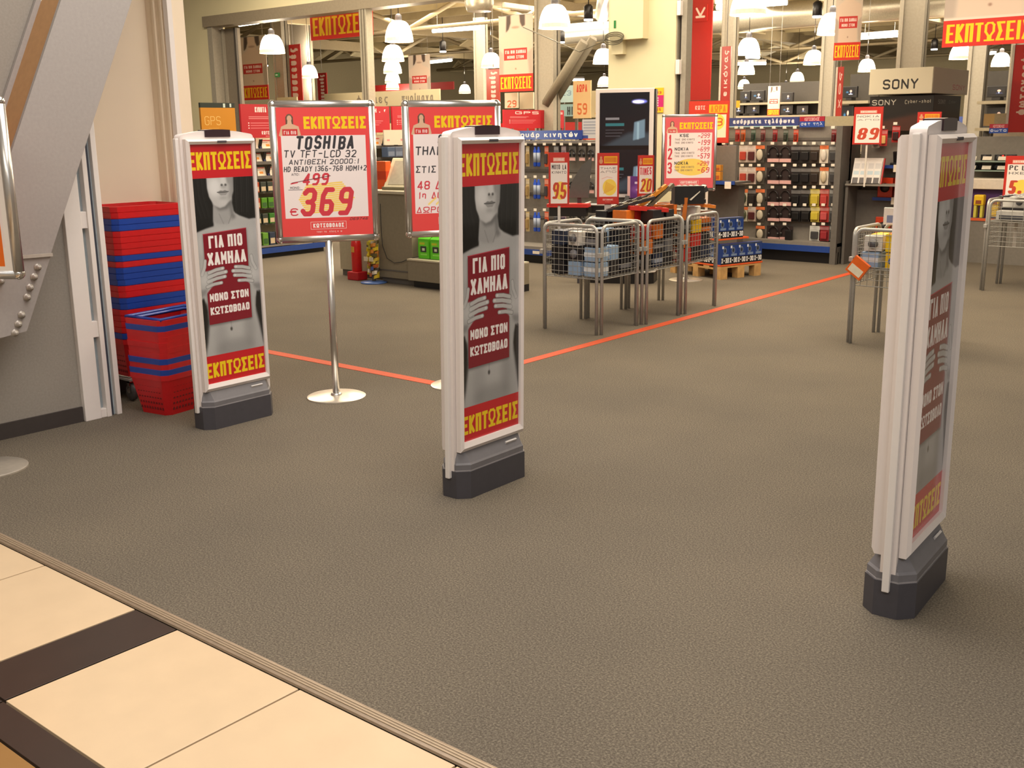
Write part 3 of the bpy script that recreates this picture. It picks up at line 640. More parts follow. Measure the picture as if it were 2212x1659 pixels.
def make_sign(label, pmat, loc, rz, W=.55, z0=.955, z1=1.705, pole=.021, th=.050, base_r=.176):
    t = thing('floor_sign', label, 'sign', loc, rz)
    obj('base', MB().lathe([(base_r, 0), (base_r, .006), (base_r - .008, .010), (.03, .014)], 40), M('brushed_base', (226, 218, 206), .3, .75), t, smooth=True)
    obj('pole', MB().lathe([(pole, .012), (pole, z0)], 18), ALU, t)
    obj('collar', MB().lathe([(.034, .012), (.034, .02), (.024, .028)], 18), ALU, t)
    for s in (-1, 1): obj('top_bracket', MB().tube([(s * .016, 0, z1 - .03), (s * .016, 0, z1 + .014)], .006, 8), CHROME, t)
    h = W / 2; fr = .014
    mb = MB()
    for a, c in (((-h, z0), (h, z0)), ((h, z0), (h, z1)), ((h, z1), (-h, z1)), ((-h, z1), (-h, z0))):
        mb.tube([(a[0], 0, a[1]), (c[0], 0, c[1])], th / 2, 10)
    obj('frame', mb, ALU, t, smooth=False)
    for (x, z) in ((-h, z0), (h, z0), (-h, z1), (h, z1)): obj('corner', MB().ball((x, 0, z), th / 2 + .002, th / 2 + .002, th / 2 + .002, 10, 8), CHROME, t)
    obj('back_board', MB().box(-h + .01, -.012, z0 + .01, h - .01, .012, z1 - .01), WHITEP, t)
    for s in (-1, 1):
        F = Matrix.Rotation(0 if s < 0 else PI, 4, 'Z')
        obj('poster', MB().card(-h + .014, z0 + .014, h - .014, z1 - .014, -.020, .006).xf(F), pmat, t)
    return t
P_TV, P_PH, P_OF, P_SD = sign_print('tv_offer_print', d_tv), sign_print('instalment_offer_print', d_phone), sign_print('phone_offer_print', d_offers, (220, 92, 100)), sign_print('gift_offer_print', d_side, (238, 232, 226))
_s = zq(727, 857)
make_sign('silver-framed sign offering an LCD television at 369 euros on a round base', P_TV, (_s[0], _s[1], 0), rad(56))
make_sign('silver-framed sign about 48 instalments, partly hidden behind a security gate', P_PH, (-4.40, 4.80, 0), rad(56), base_r=.17)
make_sign('silver-framed sign with orange print cut off beside the slanting steel beam', P_SD, (-5.045, 2.165, 0), rad(32), z0=.94, z1=1.70)
_s = zq(1481, 605)
make_sign('silver-framed sign listing three phone offers behind the wire bins', P_OF, (_s[0], _s[1], 0), rad(40), W=.53, z0=.94, z1=1.675, th=.036)

# ------------------------------------------------------------------ nested shopping baskets
BH, BL, BD = .24, .46, .31      # height, rim length (along y), rim depth (along x)
def basket_mesh():
    mb = MB()
    def ring(z, w_, d_, c=.03):
        hw, hd = w_ / 2, d_ / 2
        return [mb.bm.verts.new((x, y, z)) for x, y in ((-hd + c, -hw), (hd - c, -hw), (hd, -hw + c), (hd, hw - c), (hd - c, hw), (-hd + c, hw), (-hd, hw - c), (-hd, -hw + c))]
    prof = [(0, BL - .075, BD - .075), (BH - .031, BL - .006, BD - .006), (BH - .031, BL, BD), (BH, BL + .003, BD + .003), (BH + .001, BL - .014, BD - .014), (BH - .028, BL - .022, BD - .022), (.008, BL - .085, BD - .085)]
    rs = [ring(z, w_, d_) for z, w_, d_ in prof]
    for A, B in zip(rs[:-1], rs[1:]):
        for k in range(8): mb.bm.faces.new([A[k], A[(k + 1) % 8], B[(k + 1) % 8], B[k]])
    mb.bm.faces.new(rs[0][::-1]); mb.bm.faces.new(rs[-1])
    return mb
def make_basket(mat):
    t = thing('shopping_basket', 'x', 'shopping basket')
    obj('basket_shell', basket_mesh(), mat, t)
    return t
def holes(parent):
    """Rows of slots low in the four walls of the lowest basket."""
    mb = MB()
    for j in range(5):
        z = .03 + j * .034; k = (BD - .075 + (.063) * z / (BH - .028)) / 2; l = (BL - .075 + .063 * z / (BH - .028)) / 2
        for s in (-1, 1):
            for i in range(15): mb.obox((s * (k + .0015), -.155 + i * .0222, z + .012), (.0015, 0, 0), (0, .0062, 0), (0, 0, .012))
            for i in range(9): mb.obox((-.085 + i * .0212, s * (l + .0015), z + .012), (.0062, 0, 0), (0, .0015, 0), (0, 0, .012))
    o = obj('slots', mb, M('slot_shadow', (110, 12, 18), .6), parent); o['kind'] = 'stuff'
protoR, protoB = make_basket(REDB), make_basket(BLUEB)
used = {'R': False, 'B': False}
def put_basket(c, loc, rz, label, group):
    p = protoR if c == 'R' else protoB
    if not used[c]:
        used[c] = True; p.location = loc; p.rotation_euler = (0, 0, rz); p['label'] = label; p['group'] = group; return p
    d = p.copy(); COL.objects.link(d); d.location = loc; d.rotation_euler = (0, 0, rz); d['label'] = label; d['group'] = group
    link('basket_shell', p.children[0].data, d)
    return d
def stack(seq, x, y, z0, pitch, rz, where, group):
    n = len(seq)
    for i, c in enumerate(reversed(seq)):
        k = n - 1 - i
        pos = 'topmost' if k == 0 else 'lowest' if k == n - 1 else ORD[k] + ' from the top'
        o = put_basket(c, (x + random.uniform(-.002, .002), y + random.uniform(-.003, .003), z0 + i * pitch), rz + random.uniform(-.006, .006), '%s plastic shopping basket, %s of the %s' % ('red' if c == 'R' else 'blue', pos, where), group)
        if k == n - 1: holes(o)
        if k == 0:
            if n < 15:
                for q, zz in ((.016, BH + .004), (.045, BH - .006)):
                    h = MB(); e, l = BD / 2 - q, BL / 2 - q
                    h.tube([(-e, -l, zz), (e, -l, zz), (e, l, zz), (-e, l, zz)], .011, 6, closed=True); obj('handle', h, BLUEB, o)
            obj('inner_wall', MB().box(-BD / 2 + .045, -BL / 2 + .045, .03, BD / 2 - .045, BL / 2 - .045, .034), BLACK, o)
    return o
RX, RY = -5.822, 3.535
stack('RRBBRRRRBRBBBRRBBRRRRBR', RX, RY, .135, .0352, 0, 'tall stack by the cream wall', 'baskets nested in the tall stack')
stack('RBRRRRRBRBR', -5.352, 3.43, .0, .031, rad(9), 'low stack in front', 'baskets nested in the low stack')
# wheeled carrier under the tall stack
t = thing('basket_trolley', 'wheeled wire trolley carrying the tall stack of baskets', 'trolley', (RX, RY, 0))
obj('deck', MB().box(-.13, -.215, .118, .13, .215, .133, bev=.003), STEEL, t)
obj('rail', MB().tube([(-.15, -.23, .15), (.15, -.23, .15), (.15, .23, .15), (-.15, .23, .15)], .007, 6, closed=True), CHROME, t)
for sx in (-1, 1):
    for sy in (-1, 1):
        wv = obj('caster', MB().lathe([(.012, -.014), (.047, -.013), (.051, -.008), (.051, .008), (.047, .013), (.012, .014)], 16).xf(Matrix.Translation((sx * .12, sy * .20, .052)) @ Matrix.Rotation(PI / 2, 4, 'X')), M('caster_grey', (86, 84, 86), .4), t)
        obj('fork', MB().box(sx * .12 - .014, sy * .20 - .022, .05, sx * .12 + .014, sy * .20 - .017, .12).box(sx * .12 - .014, sy * .20 + .017, .05, sx * .12 + .014, sy * .20 + .022, .12).box(sx * .12 - .014, sy * .20 - .022, .112, sx * .12 + .014, sy * .20 + .022, .12), CHROME, wv)
# ------------------------------------------------------------------ wire bins
def upanel(a, b_, zt, r=.013, cr=.055):
    """Inverted-U tube frame standing between two floor points."""
    a, b_ = Vector((a[0], a[1], 0)), Vector((b_[0], b_[1], 0)); d = (b_ - a).normalized(); up = Vector((0, 0, 1))
    pts = [a]
    for i in range(5):
        t = i / 4 * PI / 2; pts.append(a + d * cr * (1 - math.cos(t)) + up * (zt - cr + cr * math.sin(t)))
    for i in range(5):
        t = i / 4 * PI / 2; pts.append(b_ - d * cr * (1 - math.sin(t)) + up * (zt - cr + cr * math.cos(t)))
    pts.append(b_)
    return MB().tube([tuple(p) for p in pts], r, 8)
def make_bin(label, x0, y0, x1, y1, zt=.835, zm=.43, zf=None):
    zf = zf or zm
    t = thing('wire_bin', label, 'wire bin', ((x0 + x1) / 2, (y0 + y1) / 2, 0))
    hx_, hy = (x1 - x0) / 2, (y1 - y0) / 2; k = .028
    sides = [((-hx_ + k, -hy), (hx_ - k, -hy)), ((hx_, -hy + k), (hx_, hy - k)), ((hx_ - k, hy), (-hx_ + k, hy)), ((-hx_, hy - k), (-hx_, -hy + k))]
    for a, b_ in sides:
        fr = obj('side_frame', upanel(a, b_, zt), STEEL, t)
        mb = MB(); A, B_ = Vector((a[0], a[1], 0)), Vector((b_[0], b_[1], 0)); L = (B_ - A).length
        n = 11
        for i in range(1, n):
            p = A + (B_ - A) * i / n; mb.tube([(p.x, p.y, zm), (p.x, p.y, zt - .012)], .0022, 4, caps=False)
        for j in range(9):
            z = zm + j * .046; mb.tube([(A.x, A.y, z), (B_.x, B_.y, z)], .0022 if j not in (0,) else .0035, 4, caps=False)
        g = obj('wire_mesh', mb, WIRE, fr); g['kind'] = 'stuff'
    mb = MB()
    for i in range(12):
        x = -hx_ + .01 + i * (2 * hx_ - .02) / 11; mb.tube([(x, -hy, zf), (x, hy, zf)], .0022, 4, caps=False)
        y = -hy + .01 + i * (2 * hy - .02) / 11; mb.tube([(-hx_, y, zf), (hx_, y, zf)], .0022, 4, caps=False)
    o = obj('floor_mesh', mb, WIRE, t); o['kind'] = 'stuff'
    for sx in (-1, 1):
        for sy in (-1, 1): obj('corner_clip', MB().box(sx * hx_ - .016, sy * hy - .016, .60, sx * hx_ + .016, sy * hy + .016, .635, bev=.004), STEEL, t)
    return t
BINS = [(-5.185, 6.68, -4.63, 7.235), (-5.185, 7.275, -4.60, 7.845), (-5.185, 7.895, -4.60, 8.47)]
make_bin('zinc wire bin of dark and pale blue packs, closest to the camera', *BINS[0])
make_bin('zinc wire bin between two others, orange and black packs heaped above its rim', *BINS[1])
make_bin('zinc wire bin beside the pallet of blue boxes, orange packs inside', *BINS[2])
make_bin('zinc wire bin with yellow packs standing behind the edge-on security gate', -3.0, 7.52, -2.42, 8.07, zf=.55)
make_bin('zinc wire bin of shiny grey packs cut by the picture edge', -3.0, 10.75, -1.85, 11.33, zt=.86, zf=.66)
# packs in the bins
PK = {}
def pack(label, loc, size, rot, col, lab=None, style=0, group=None, name='boxed_gadget', cat='boxed product'):
    """Carton with an inset front label and a lid flap line."""
    w_, d_, h_ = size
    t = thing(name, label, cat, loc, 0, group); t.rotation_euler = rot
    k = (w_, d_, h_, col, lab, style)
    if k not in PK:
        a = obj('carton', MB().box(-w_ / 2, -d_ / 2, 0, w_ / 2, d_ / 2, h_, bev=min(w_, d_, h_) * .06), plain(col, .35), t)
        parts = [('carton', a.data)]
        if lab:
            if style == 0: mb = MB().box(-w_ * .4, -d_ / 2 - .002, h_ * .12, w_ * .4, -d_ / 2, h_ * .55)
            elif style == 1: mb = MB().box(-w_ * .42, -d_ * .42, h_, w_ * .3, d_ * .42, h_ + .002)
            elif style == 2: mb = MB().lathe([(min(w_, h_) * .32, 0), (min(w_, h_) * .3, .02), (.004, .03)], 12).xf(Matrix.Translation((0, -d_ / 2, h_ / 2)) @ Matrix.Rotation(PI / 2, 4, 'X'))
            else: mb = MB().box(-w_ / 2 - .001, -d_ / 2 - .0015, h_ * .35, w_ / 2 + .001, d_ / 2 + .0015, h_ * .65)
            b_ = obj('label_panel', mb, plain(lab, .4), t); parts.append(('label_panel', b_.data))
        PK[k] = parts
    else:
        for n_, me in PK[k]: link(n_, me, t)
    return t
def fill(bi, z0, rows, what, ordn):
    """Layers of packs on a 3 x 3 grid; each row entry: colour name, rgb, label rgb, height."""
    x0, y0, x1, y1 = BINS[bi] if isinstance(bi, int) else bi
    gx, gy = (x1 - x0 - .07) / 3, (y1 - y0 - .07) / 3; k = 0
    zz = [[z0] * 3 for _ in range(3)]
    spot = [['front tape corner', 'front middle', 'front inner corner'], ['tape side middle', 'centre', 'inner side middle'], ['back tape corner', 'back middle', 'back inner corner']]
    for layer, row in enumerate(rows):
        for c in row:
            i, j = k % 3, (k // 3) % 3; k += 1
            if c is None: continue
            nm, rgb, lab, h_, tilt = c
            x = x1 - .035 - gx * (i + .5); y = y0 + .035 + gy * (j + .5)
            s = random.uniform(.74, .84)
            pack('%s pack, %s layer, %s of %s' % (nm, ('bottom', 'middle', 'upper', 'top')[layer], spot[j][i], ordn), (x, y, zz[j][i] + .004), (gx * s, gy * s, h_), (0, 0, random.uniform(-.2, .2)), rgb, lab, random.choice((0, 1, 2, 3)), what)
            zz[j][i] += h_ + .006
K = ('black', (34, 32, 36), (120, 120, 126), .11, 0); KB = ('dark blue', (36, 46, 70), (150, 160, 180), .11, 0); LB = ('pale blue', (150, 176, 206), (220, 226, 232), .11, 0)
GY = ('grey', (110, 110, 114), (60, 60, 66), .11, 0); OR = ('orange', (214, 112, 36), (40, 34, 34), .12, 0); RE = ('red', (190, 44, 36), (240, 220, 200), .11, 0); WH = ('white', (214, 208, 200), (90, 90, 96), .11, 0); YE = ('yellow', (236, 190, 30), (60, 90, 160), .11, 0)
BRN = ('tan', (176, 132, 70), (50, 40, 36), .11, 0); GN = ('dark green', (60, 84, 62), (200, 200, 190), .1, 0); SI = ('silver', (196, 194, 190), (70, 72, 78), .09, 0)
fill(0, .436, [[LB, LB, K, K, LB, YE, K, K, K], [LB, K, K, LB, K, KB, K, KB, K], [K, WH, KB, None, K, GY, K, LB, None]], 'packs in the closest bin', 'the closest wire bin')
fill(1, .436, [[K, GY, K, KB, K, GY, K, K, K], [OR, K, RE, K, KB, K, GY, BRN, K], [RE, K, K, OR, K, GY, K, OR, K], [None, OR, K, K, RE, None, K, None, None]], 'packs in the middle bin', 'the middle wire bin')
fill(2, .436, [[RE, K, OR, K, GY, K, KB, K, K], [OR, GY, K, RE, OR, WH, K, GY, K], [K, OR, GY, YE, BRN, K, OR, K, K], [None, OR, None, WH, None, K, None, None, OR]], 'packs in the bin by the pallet', 'the wire bin by the pallet')
# long items leaning out of the heap
def leaner(name, label, cat, p0, p1, half, th, col, col2):
    p0, p1 = Vector(p0), Vector(p1); d = (p1 - p0).normalized(); s = d.cross(Vector((0, 0, 1))).normalized(); u = s.cross(d)
    t = thing(name, label, cat, p0)
    obj('body', MB().obox((p1 - p0) / 2, (p1 - p0) / 2, s * half, u * th), plain(col, .4), t)
    L = (p1 - p0).length
    for i in range(4): obj('stud', MB().obox((p1 - p0) * (.2 + .2 * i) + u * (th + .003), d * (L * .05), s * half * .6, u * .003), plain(col2, .4), t)
    return t
leaner('toy_block_pack', 'dark studded bar leaning out of the heap left of the red pack', 'toy', (-5.10, 7.50, .90), (-4.80, 7.78, 1.02), .035, .02, (60, 54, 50), (28, 26, 26))
leaner('toy_block_pack', 'orange bar leaning upright out of the middle wire bin', 'toy', (-4.88, 7.60, .92), (-4.74, 7.80, 1.09), .022, .014, (206, 134, 40), (120, 70, 20))
leaner('toy_block_pack', 'grey patterned bar standing beside the leaning orange bar', 'toy', (-4.82, 7.66, .92), (-4.70, 7.84, 1.10), .025, .012, (104, 96, 78), (50, 46, 40))
leaner('toy_block_pack', 'flat red pack lying across the rim of the middle wire bin', 'toy', (-4.86, 7.42, .925), (-4.64, 7.66, .90), .045, .016, (200, 44, 34), (150, 30, 26))
leaner('boxed_camera', 'black boxed camera with a white flap on top of the heap', 'boxed product', (-4.78, 7.98, 1.0), (-4.60, 8.16, 1.0), .06, .075, (30, 28, 30), (220, 214, 204))
leaner('boxed_camera', 'black pack slanting above the orange uprights near the sign pole', 'boxed product', (-4.86, 8.18, .93), (-4.68, 8.36, 1.05), .05, .03, (52, 50, 52), (180, 170, 150))
leaner('toy_block_pack', 'orange handle lying over the rim beside the pallet', 'toy', (-4.86, 8.30, .91), (-4.66, 8.50, .875), .022, .014, (216, 128, 44), (140, 80, 30))
leaner('toy_block_pack', 'upright orange fork standing in the wire bin by the pallet', 'toy', (-4.70, 8.02, .70), (-4.68, 8.03, .98), .03, .016, (206, 112, 30), (150, 80, 20))
leaner('toy_block_pack', 'black dotted strip lying over the front rim of the middle wire bin', 'toy', (-5.02, 7.34, .90), (-4.74, 7.62, 1.0), .03, .012, (44, 42, 42), (120, 108, 80))
leaner('toy_block_pack', 'tan stick crossing the black dotted strip on the heap', 'toy', (-4.96, 7.40, .91), (-4.82, 7.70, .99), .012, .010, (196, 140, 70), (120, 80, 40))
leaner('toy_block_pack', 'white folded leaflet poking from the heap near the boxed camera', 'leaflet', (-4.66, 8.04, .96), (-4.58, 8.16, 1.08), .035, .004, (222, 214, 200), (200, 60, 50))
leaner('toy_block_pack', 'black handle resting on the back rim of the pallet-side bin', 'toy', (-4.95, 8.22, .92), (-4.70, 8.40, .93), .02, .016, (36, 34, 36), (90, 90, 96))
RB = (-3.0, 7.52, -2.42, 8.07)
fill(RB, .556, [[('yellow', (236, 196, 24), (60, 120, 170), .12, 0), YE, LB, YE, WH, ('teal', (40, 110, 150), (220, 200, 60), .11, 0), YE, YE, LB], [('lilac', (196, 166, 190), (150, 110, 160), .13, 0), ('yellow', (240, 200, 30), (200, 60, 40), .13, 0), WH, YE, ('lilac', (200, 170, 194), (240, 220, 230), .12, 0), YE, LB, WH, YE]], 'packs in the bin behind the edge-on gate', 'the wire bin behind the edge-on gate')
pack('orange pack hung in the corner of the wire bin behind the edge-on gate', (-2.965, 7.47, .51), (.13, .03, .13), (0, rad(35), 0), (232, 104, 30), (236, 226, 200), 0, name='hanging_pack')
pack('white carton standing tall among yellow packs near the picture edge', (-2.74, 7.74, .86), (.24, .04, .12), (0, 0, .2), (222, 214, 204), (120, 130, 160), 0)
pack('yellow gadget box on top of the lilac packs', (-2.56, 7.64, .82), (.13, .08, .09), (0, .2, .3), (240, 200, 24), (60, 110, 170), 3)
FB = (-3.0, 10.75, -1.85, 11.33)
fill(FB, .666, [[SI, K, SI, GY, SI, K, SI, GY, SI], [K, SI, None, SI, YE, SI, GY, None, WH]], 'packs in the shiny bin', 'the wire bin of shiny packs')
for i in range(7):
    x, y = -2.95 + .13 * i, 10.80 + (.08 if i % 2 else .20); leaner('blister_card', 'shiny silver card slanting on the heap, %s from the near corner of the shiny bin' % ORD[i], 'boxed product', (x, y, .88), (x + .12, y + .10, .90 + .02 * (i % 3)), .05, .006, (206, 204, 200) if i % 3 else (60, 60, 66), (150, 150, 156))
# ------------------------------------------------------------------ price signs on posts
def price_print(name, head, body, num, hl=True, tag_=True):
    cv = Cv(160, 420, (196, 44, 30))
    if head == 'y':
        cv.box(.30, .05, .94, .19, (236, 176, 20)); cv.text(SALE, .34, .07, .90, .17, (214, 120, 20), .2); cv.ell(.15, .08, .05, .03, (210, 150, 110)); cv.ell(.15, .15, .09, .05, (210, 150, 110))
        cv.box(.07, .23, .95, .86, (238, 226, 218))
    else:
        cv.box(.2, .08, .8, .16, (226, 150, 130)); cv.text('ΚΩΤΣΟΒΟΛΟΣ', .23, .095, .77, .145, (240, 220, 210), .2); cv.box(.06, .18, .94, .97, (238, 228, 220))
    for i, (s_, y, h) in enumerate(body): cv.text(s_, .12, y, .88, y + h, (70, 62, 66) if s_ != 'TIMES' else REDI, .14, wob=.05)
    y0_, y1_ = (.52, .82) if head == 'y' else (.56, .88)
    if hl: cv.ell(.58, (y0_ + y1_) / 2, .34, (y1_ - y0_) * .55, (244, 208, 70), .9)
    if not num:
        for i in range(9): cv.stroke([(.30 + .05 * i, .80 - .01 * i), (.42 + .05 * i, .56 + .012 * i)], 5, (226, 160, 50), .8)
        cv.stroke([(.2, .50), (.45, .46), (.7, .48)], 4, (226, 150, 140), .8)
    if num: cv.text(num, .13, y0_, .86, y1_, (196, 70, 44), .15, slant=.25)
    if head == 'y': cv.text('ΚΩΤΣΟΒΟΛΟΣ', .25, .90, .75, .935, (240, 200, 190), .2); cv.text('τσατ', .36, .95, .64, .975, (230, 160, 150), .15)
    return cv.mat(name, .45)
def price_sign(label, pmat, p, w_, h_, rz, post=None, lean=0.0):
    t = thing('price_sign', label, 'price sign', p, rz)
    obj('border', MB().box(-w_ / 2 - .006, .004, -.006, w_ / 2 + .006, .012, h_ + .006), plain((190, 40, 28)), t)
    obj('card', MB().card(-w_ / 2, 0, w_ / 2, h_, .0, .004), pmat, t)
    if post: obj('post', MB().box(-post[0] / 2, .013, -post[1], post[0] / 2, .024, h_ * .6, bev=.002), M('post_white', (214, 206, 196), .4), t)
    return t
def ps_at(tl, br, Y):
    a = yq((tl[0] + br[0]) / 2, br[1], Y); b_ = yq(tl[0], tl[1], Y); c = yq(br[0], tl[1], Y)
    d = float(((b_ - c) @ (b_ - c)) ** .5)
    dist = (a - CAM) @ R[:, 2]
    return a, (br[0] - tl[0]) / F_PX * dist, yq((tl[0] + br[0]) / 2, tl[1], Y)[2] - a[2]
for lab, tl, br, Y, pr, post in (
    ('red-bordered price sign reading 95 on a thin post over the closest bin', (1187, 331), (1228, 443), 6.86, price_print('price_95', 'r', [('MOTO/LA', .22, .09), ('ΚΙΝΗΤΟ', .34, .05)], '95'), (.022, .48)),
    ('price sign with a yellow starburst on a white post above the bins', (1291, 332), (1335, 440), 7.42, price_print('price_blank', 'y', [('ΤΗΛΕ', .27, .04), ('ΑΠΟ', .34, .04)], ''), (.055, .46)),
    ('price sign reading TIMES above the middle and pallet-side bins', (1378, 337), (1410, 431), 7.90, price_print('price_times', 'y', [('TIMES', .26, .17)], '20'), (.03, .46)),
    ('price sign with the red numerals 89 above the brochure rack', (1843, 232), (1901, 311), 11.86, price_print('price_89', 'r', [('NOKIA', .22, .05), ('ΑΠΟ', .32, .04)], '89', False), (.02, .47)),
    ('narrow price sign starting T behind the edge-on gate', (1957, 350), (1990, 470), 7.96, price_print('price_t', 'y', [('ΤΙΜΗ', .28, .14)], '5.9', False), (.03, .30)),
    ('price sign for computer loudspeakers at 5.9 over the shiny bin', (2169, 338), (2232, 430), 11.05, price_print('price_pc', 'r', [('PC LIN', .21, .11), ('ΗΧΕΙΑ', .36, .06)], '5.9'), (.03, .46)),
    ('price sign with a yellow corner left of the edge-on gate top', (1980, 243), (2026, 312), 11.9, price_print('price_side', 'y', [('SILVER', .27, .06)], '47', False), (.02, 1.34))):
    a, w_, h_ = ps_at(tl, br, Y)
    price_sign(lab, pr, a, w_, h_, rad(36 if tl[0] < 1800 else 14), post)
# large sale sign half hidden behind the phone offers sign
a, w_, h_ = ps_at((1487, 219), (1572, 308), 11.0)
cvb = Cv(200, 200, (200, 56, 36)); cvb.box(.5, .08, .96, .28, (236, 176, 30)); cvb.text('ΔΩΡΑ', .54, .1, .92, .26, (214, 120, 30), .2); cvb.text('ΚΩΤΣ', .15, .1, .4, .2, (230, 190, 180), .2); cvb.box(.06, .32, .94, .88, (240, 222, 190)); cvb.ell(.7, .5, .2, .2, (244, 210, 80)); cvb.text('3', .6, .4, .85, .6, (200, 90, 40), .14)
for i in range(4): cvb.text('ΚΙΝΗΤΟ', .12, .38 + .12 * i, .5, .45 + .12 * i, (180, 120, 90), .14)
price_sign('wide red sale sign half hidden behind the phone offers sign', cvb.mat('wide_sale_print'), a, w_, h_, rad(20), (.03, a[2] - .0))
# ------------------------------------------------------------------ pallet of blue boxes
cvx = Cv(120, 200, (30, 60, 130)); cvx.box(0, .60, 1, 1, (20, 22, 30)); cvx.text('X-30', .03, .64, .97, .88, (236, 236, 236), .2, heavy=True)
cvx.ell(.45, .3, .22, .16, (96, 110, 140)); cvx.ell(.45, .3, .12, .09, (40, 46, 60)); cvx.box(.2, .46, .9, .56, (120, 140, 170)); cvx.box(0, 0, 1, .06, (60, 70, 90)); cvx.box(.1, .08, .3, .2, (220, 224, 230))
XP = cvx.mat('box_print_x30', .35)
PX, PY, PR = -5.385, 9.985, rad(-17)
def ploc(u, v, z): return (PX + math.cos(PR) * u - math.sin(PR) * v, PY + math.sin(PR) * u + math.cos(PR) * v, z)
pl = thing('pallet', 'wooden pallet carrying tiers of blue boxes', 'pallet', (PX, PY, 0), PR)
for v in (.0, .25, .50): obj('plank', MB().box(-.78, v, .10, 0, v + .10, .118), WOOD, pl)
for u in (-.78, -.42, -.08):
    for v in (.0, .25, .50): obj('block', MB().box(u, v, 0, u + .08, v + .10, .10), WOOD, pl)
for u in (-.78, -.60, -.44, -.26, -.09): obj('plank', MB().box(u, 0, .118, u + .09, .60, .134), WOOD, pl)
def tray(label, u0, u1, v0, v1, z):
    t = thing('cardboard_tray', label, 'tray', ploc(0, 0, z), PR)
    obj('tray_floor', MB().box(u0, v0, 0, u1, v1, .004), plain((226, 110, 50), .7), t)
    for a in ((u0, v0, u1, v0 + .004), (u0, v1 - .004, u1, v1), (u0, v0, u0 + .004, v1), (u1 - .004, v0, u1, v1)): obj('lip', MB().box(a[0], a[1], 0, a[2], a[3], .018), plain((232, 96, 40), .7), t)
tray('orange cardboard tray under the lower tier of blue boxes', -.80, 0, 0, .62, .136)
tray('orange cardboard tray under the upper tier of blue boxes', -.80, -.05, .0, .45, .404)
xb = None; BWX, BDX, BHX = .118, .07, .232
def blue_box(label, u, v, z, face, bh=BHX):
    global xb
    t = thing('blue_box', label, 'boxed product', ploc(u, v, z), PR + (PI / 2 if face == 'r' else 0), 'blue boxes on the pallet')
    if xb is None:
        a = obj('carton', MB().box(0, 0, 0, BWX, BDX, BHX - .006), plain((30, 56, 120), .35), t); c = obj('front_print', MB().card(.001, .001, BWX - .001, BHX - .007, -.0015, .0015), XP, t); xb = (a.data, c.data)
    else: link('carton', xb[0], t); link('front_print', xb[1], t)
for i in range(5): blue_box('blue boxed telephone, lower tier, %s along the aisle face from the corner' % ORD[i], -.006, .007 + i * .121, .141, 'r')
for i in range(6): blue_box('blue boxed telephone, lower tier, %s along the bin-side face from the corner' % ORD[i], -.20 - i * .12, .007, .141, 'l')
for i in range(3): blue_box('blue boxed telephone, upper tier, %s along the aisle face from the corner' % ORD[i], -.056, .007 + i * .121, .409, 'r')
for i in range(5): blue_box('blue boxed telephone, upper tier, %s along the bin-side face from the corner' % ORD[i], -.25 - i * .12, .007, .409, 'l')
# ------------------------------------------------------------------ display kiosk with screen
KX, KY = -6.235, 9.42
t = thing('display_kiosk', 'white display kiosk with tall black screen in front of the cream column', 'kiosk', (KX, KY, 0), rad(24))
cs = Cv(300, 560, (20, 20, 26))
for y in (.26, .70):
    cs.box(.12, y - .018, .40, y + .006, (140, 140, 148), .8); cs.box(.12, y + .038, .50, y + .066, (50, 122, 134), .8)
    for k in range(3): cs.box(.12, y + .10 + .03 * k, .5 - .04 * k, y + .110 + .03 * k, (70, 70, 78), .8)
    cs.poly([(.0, y + .28), (.6, y + .13), (1, y + .13), (1, y + .28)], (80, 100, 116), .55, 8); cs.poly([(.70, y + .03), (.92, y), (.92, y + .18), (.68, y + .21)], (100, 126, 148), 1, 2); cs.poly([(.76, y + .03), (.80, y + .03), (.80, y + .2), (.76, y + .2)], (150, 180, 200), .7, 2)
cs.box(0, .52, 1, .56, (12, 12, 14)); cs.ell(.8, .09, .16, .022, (120, 130, 255), 1, 3); cs.ell(.78, .092, .12, .016, (250, 250, 255), 1, 2)
kw = .30
fr = obj('screen_frame', MB().box(-kw, -.02, .86, kw, .05, 1.955, bev=.008), OFFW, t)
obj('screen', MB().card(-kw + .045, .90, kw - .045, 1.915, -.024, .004), cs.mat('kiosk_screen', .18, emit=.35), fr)
obj('side_panel', MB().box(kw + .004, -.01, .88, kw + .018, .11, 1.945), BLACK, t)
obj('back_case', MB().box(-kw + .02, .05, .9, kw - .02, .11, 1.93), DKGREY, t)
obj('spine', MB().box(-.20, .05, .12, .20, .11, .95), M('kiosk_grey', (150, 144, 134), .5), t)
def udeck(z, w_, d_, th):
    return [(-w_, 0), (-w_, -d_ + .08), (-w_ + .08, -d_), (w_ - .08, -d_), (w_, -d_ + .08), (w_, 0)]
for z, th in ((.78, .08), (.06, .12)):
    o = obj('tray', MB().prism([(p[0], p[1] + .06) for p in udeck(z, .36, .36, th)], th, 'z', z - .06), BLACK, t)
    obj('trim', MB().tube([(p[0] * 1.01, p[1] + .055, z + th - .055) for p in udeck(z, .36, .365, th)], .012, 6), WHITEP, o)
pz = Cv(120, 160, (92, 44, 120)); pz.ell(.5, .6, .35, .2, (120, 70, 150), 1, 6); pz.box(.3, .25, .7, .35, (210, 190, 220)); pz.ell(.55, .62, .2, .06, (220, 210, 225), .8, 3); pz.box(0, 0, .12, 1, (216, 170, 170))
obj('purple_panel', MB().card(.05, .86, .30, 1.08, -.075, .01), pz.mat('purple_print'), t)
for i in range(4): obj('handset', MB().obox((-.2 + i * .13, -.17, .845), (.022, 0, 0), (0, .05, .03), (0, -.006, .010)), BLACK, t)
a = yq(1250, 415, 8.9)
cp = thing('curved_panel', 'dark grey curved panel standing beside the display kiosk', 'panel', (a[0], 8.9, 0), rad(24))
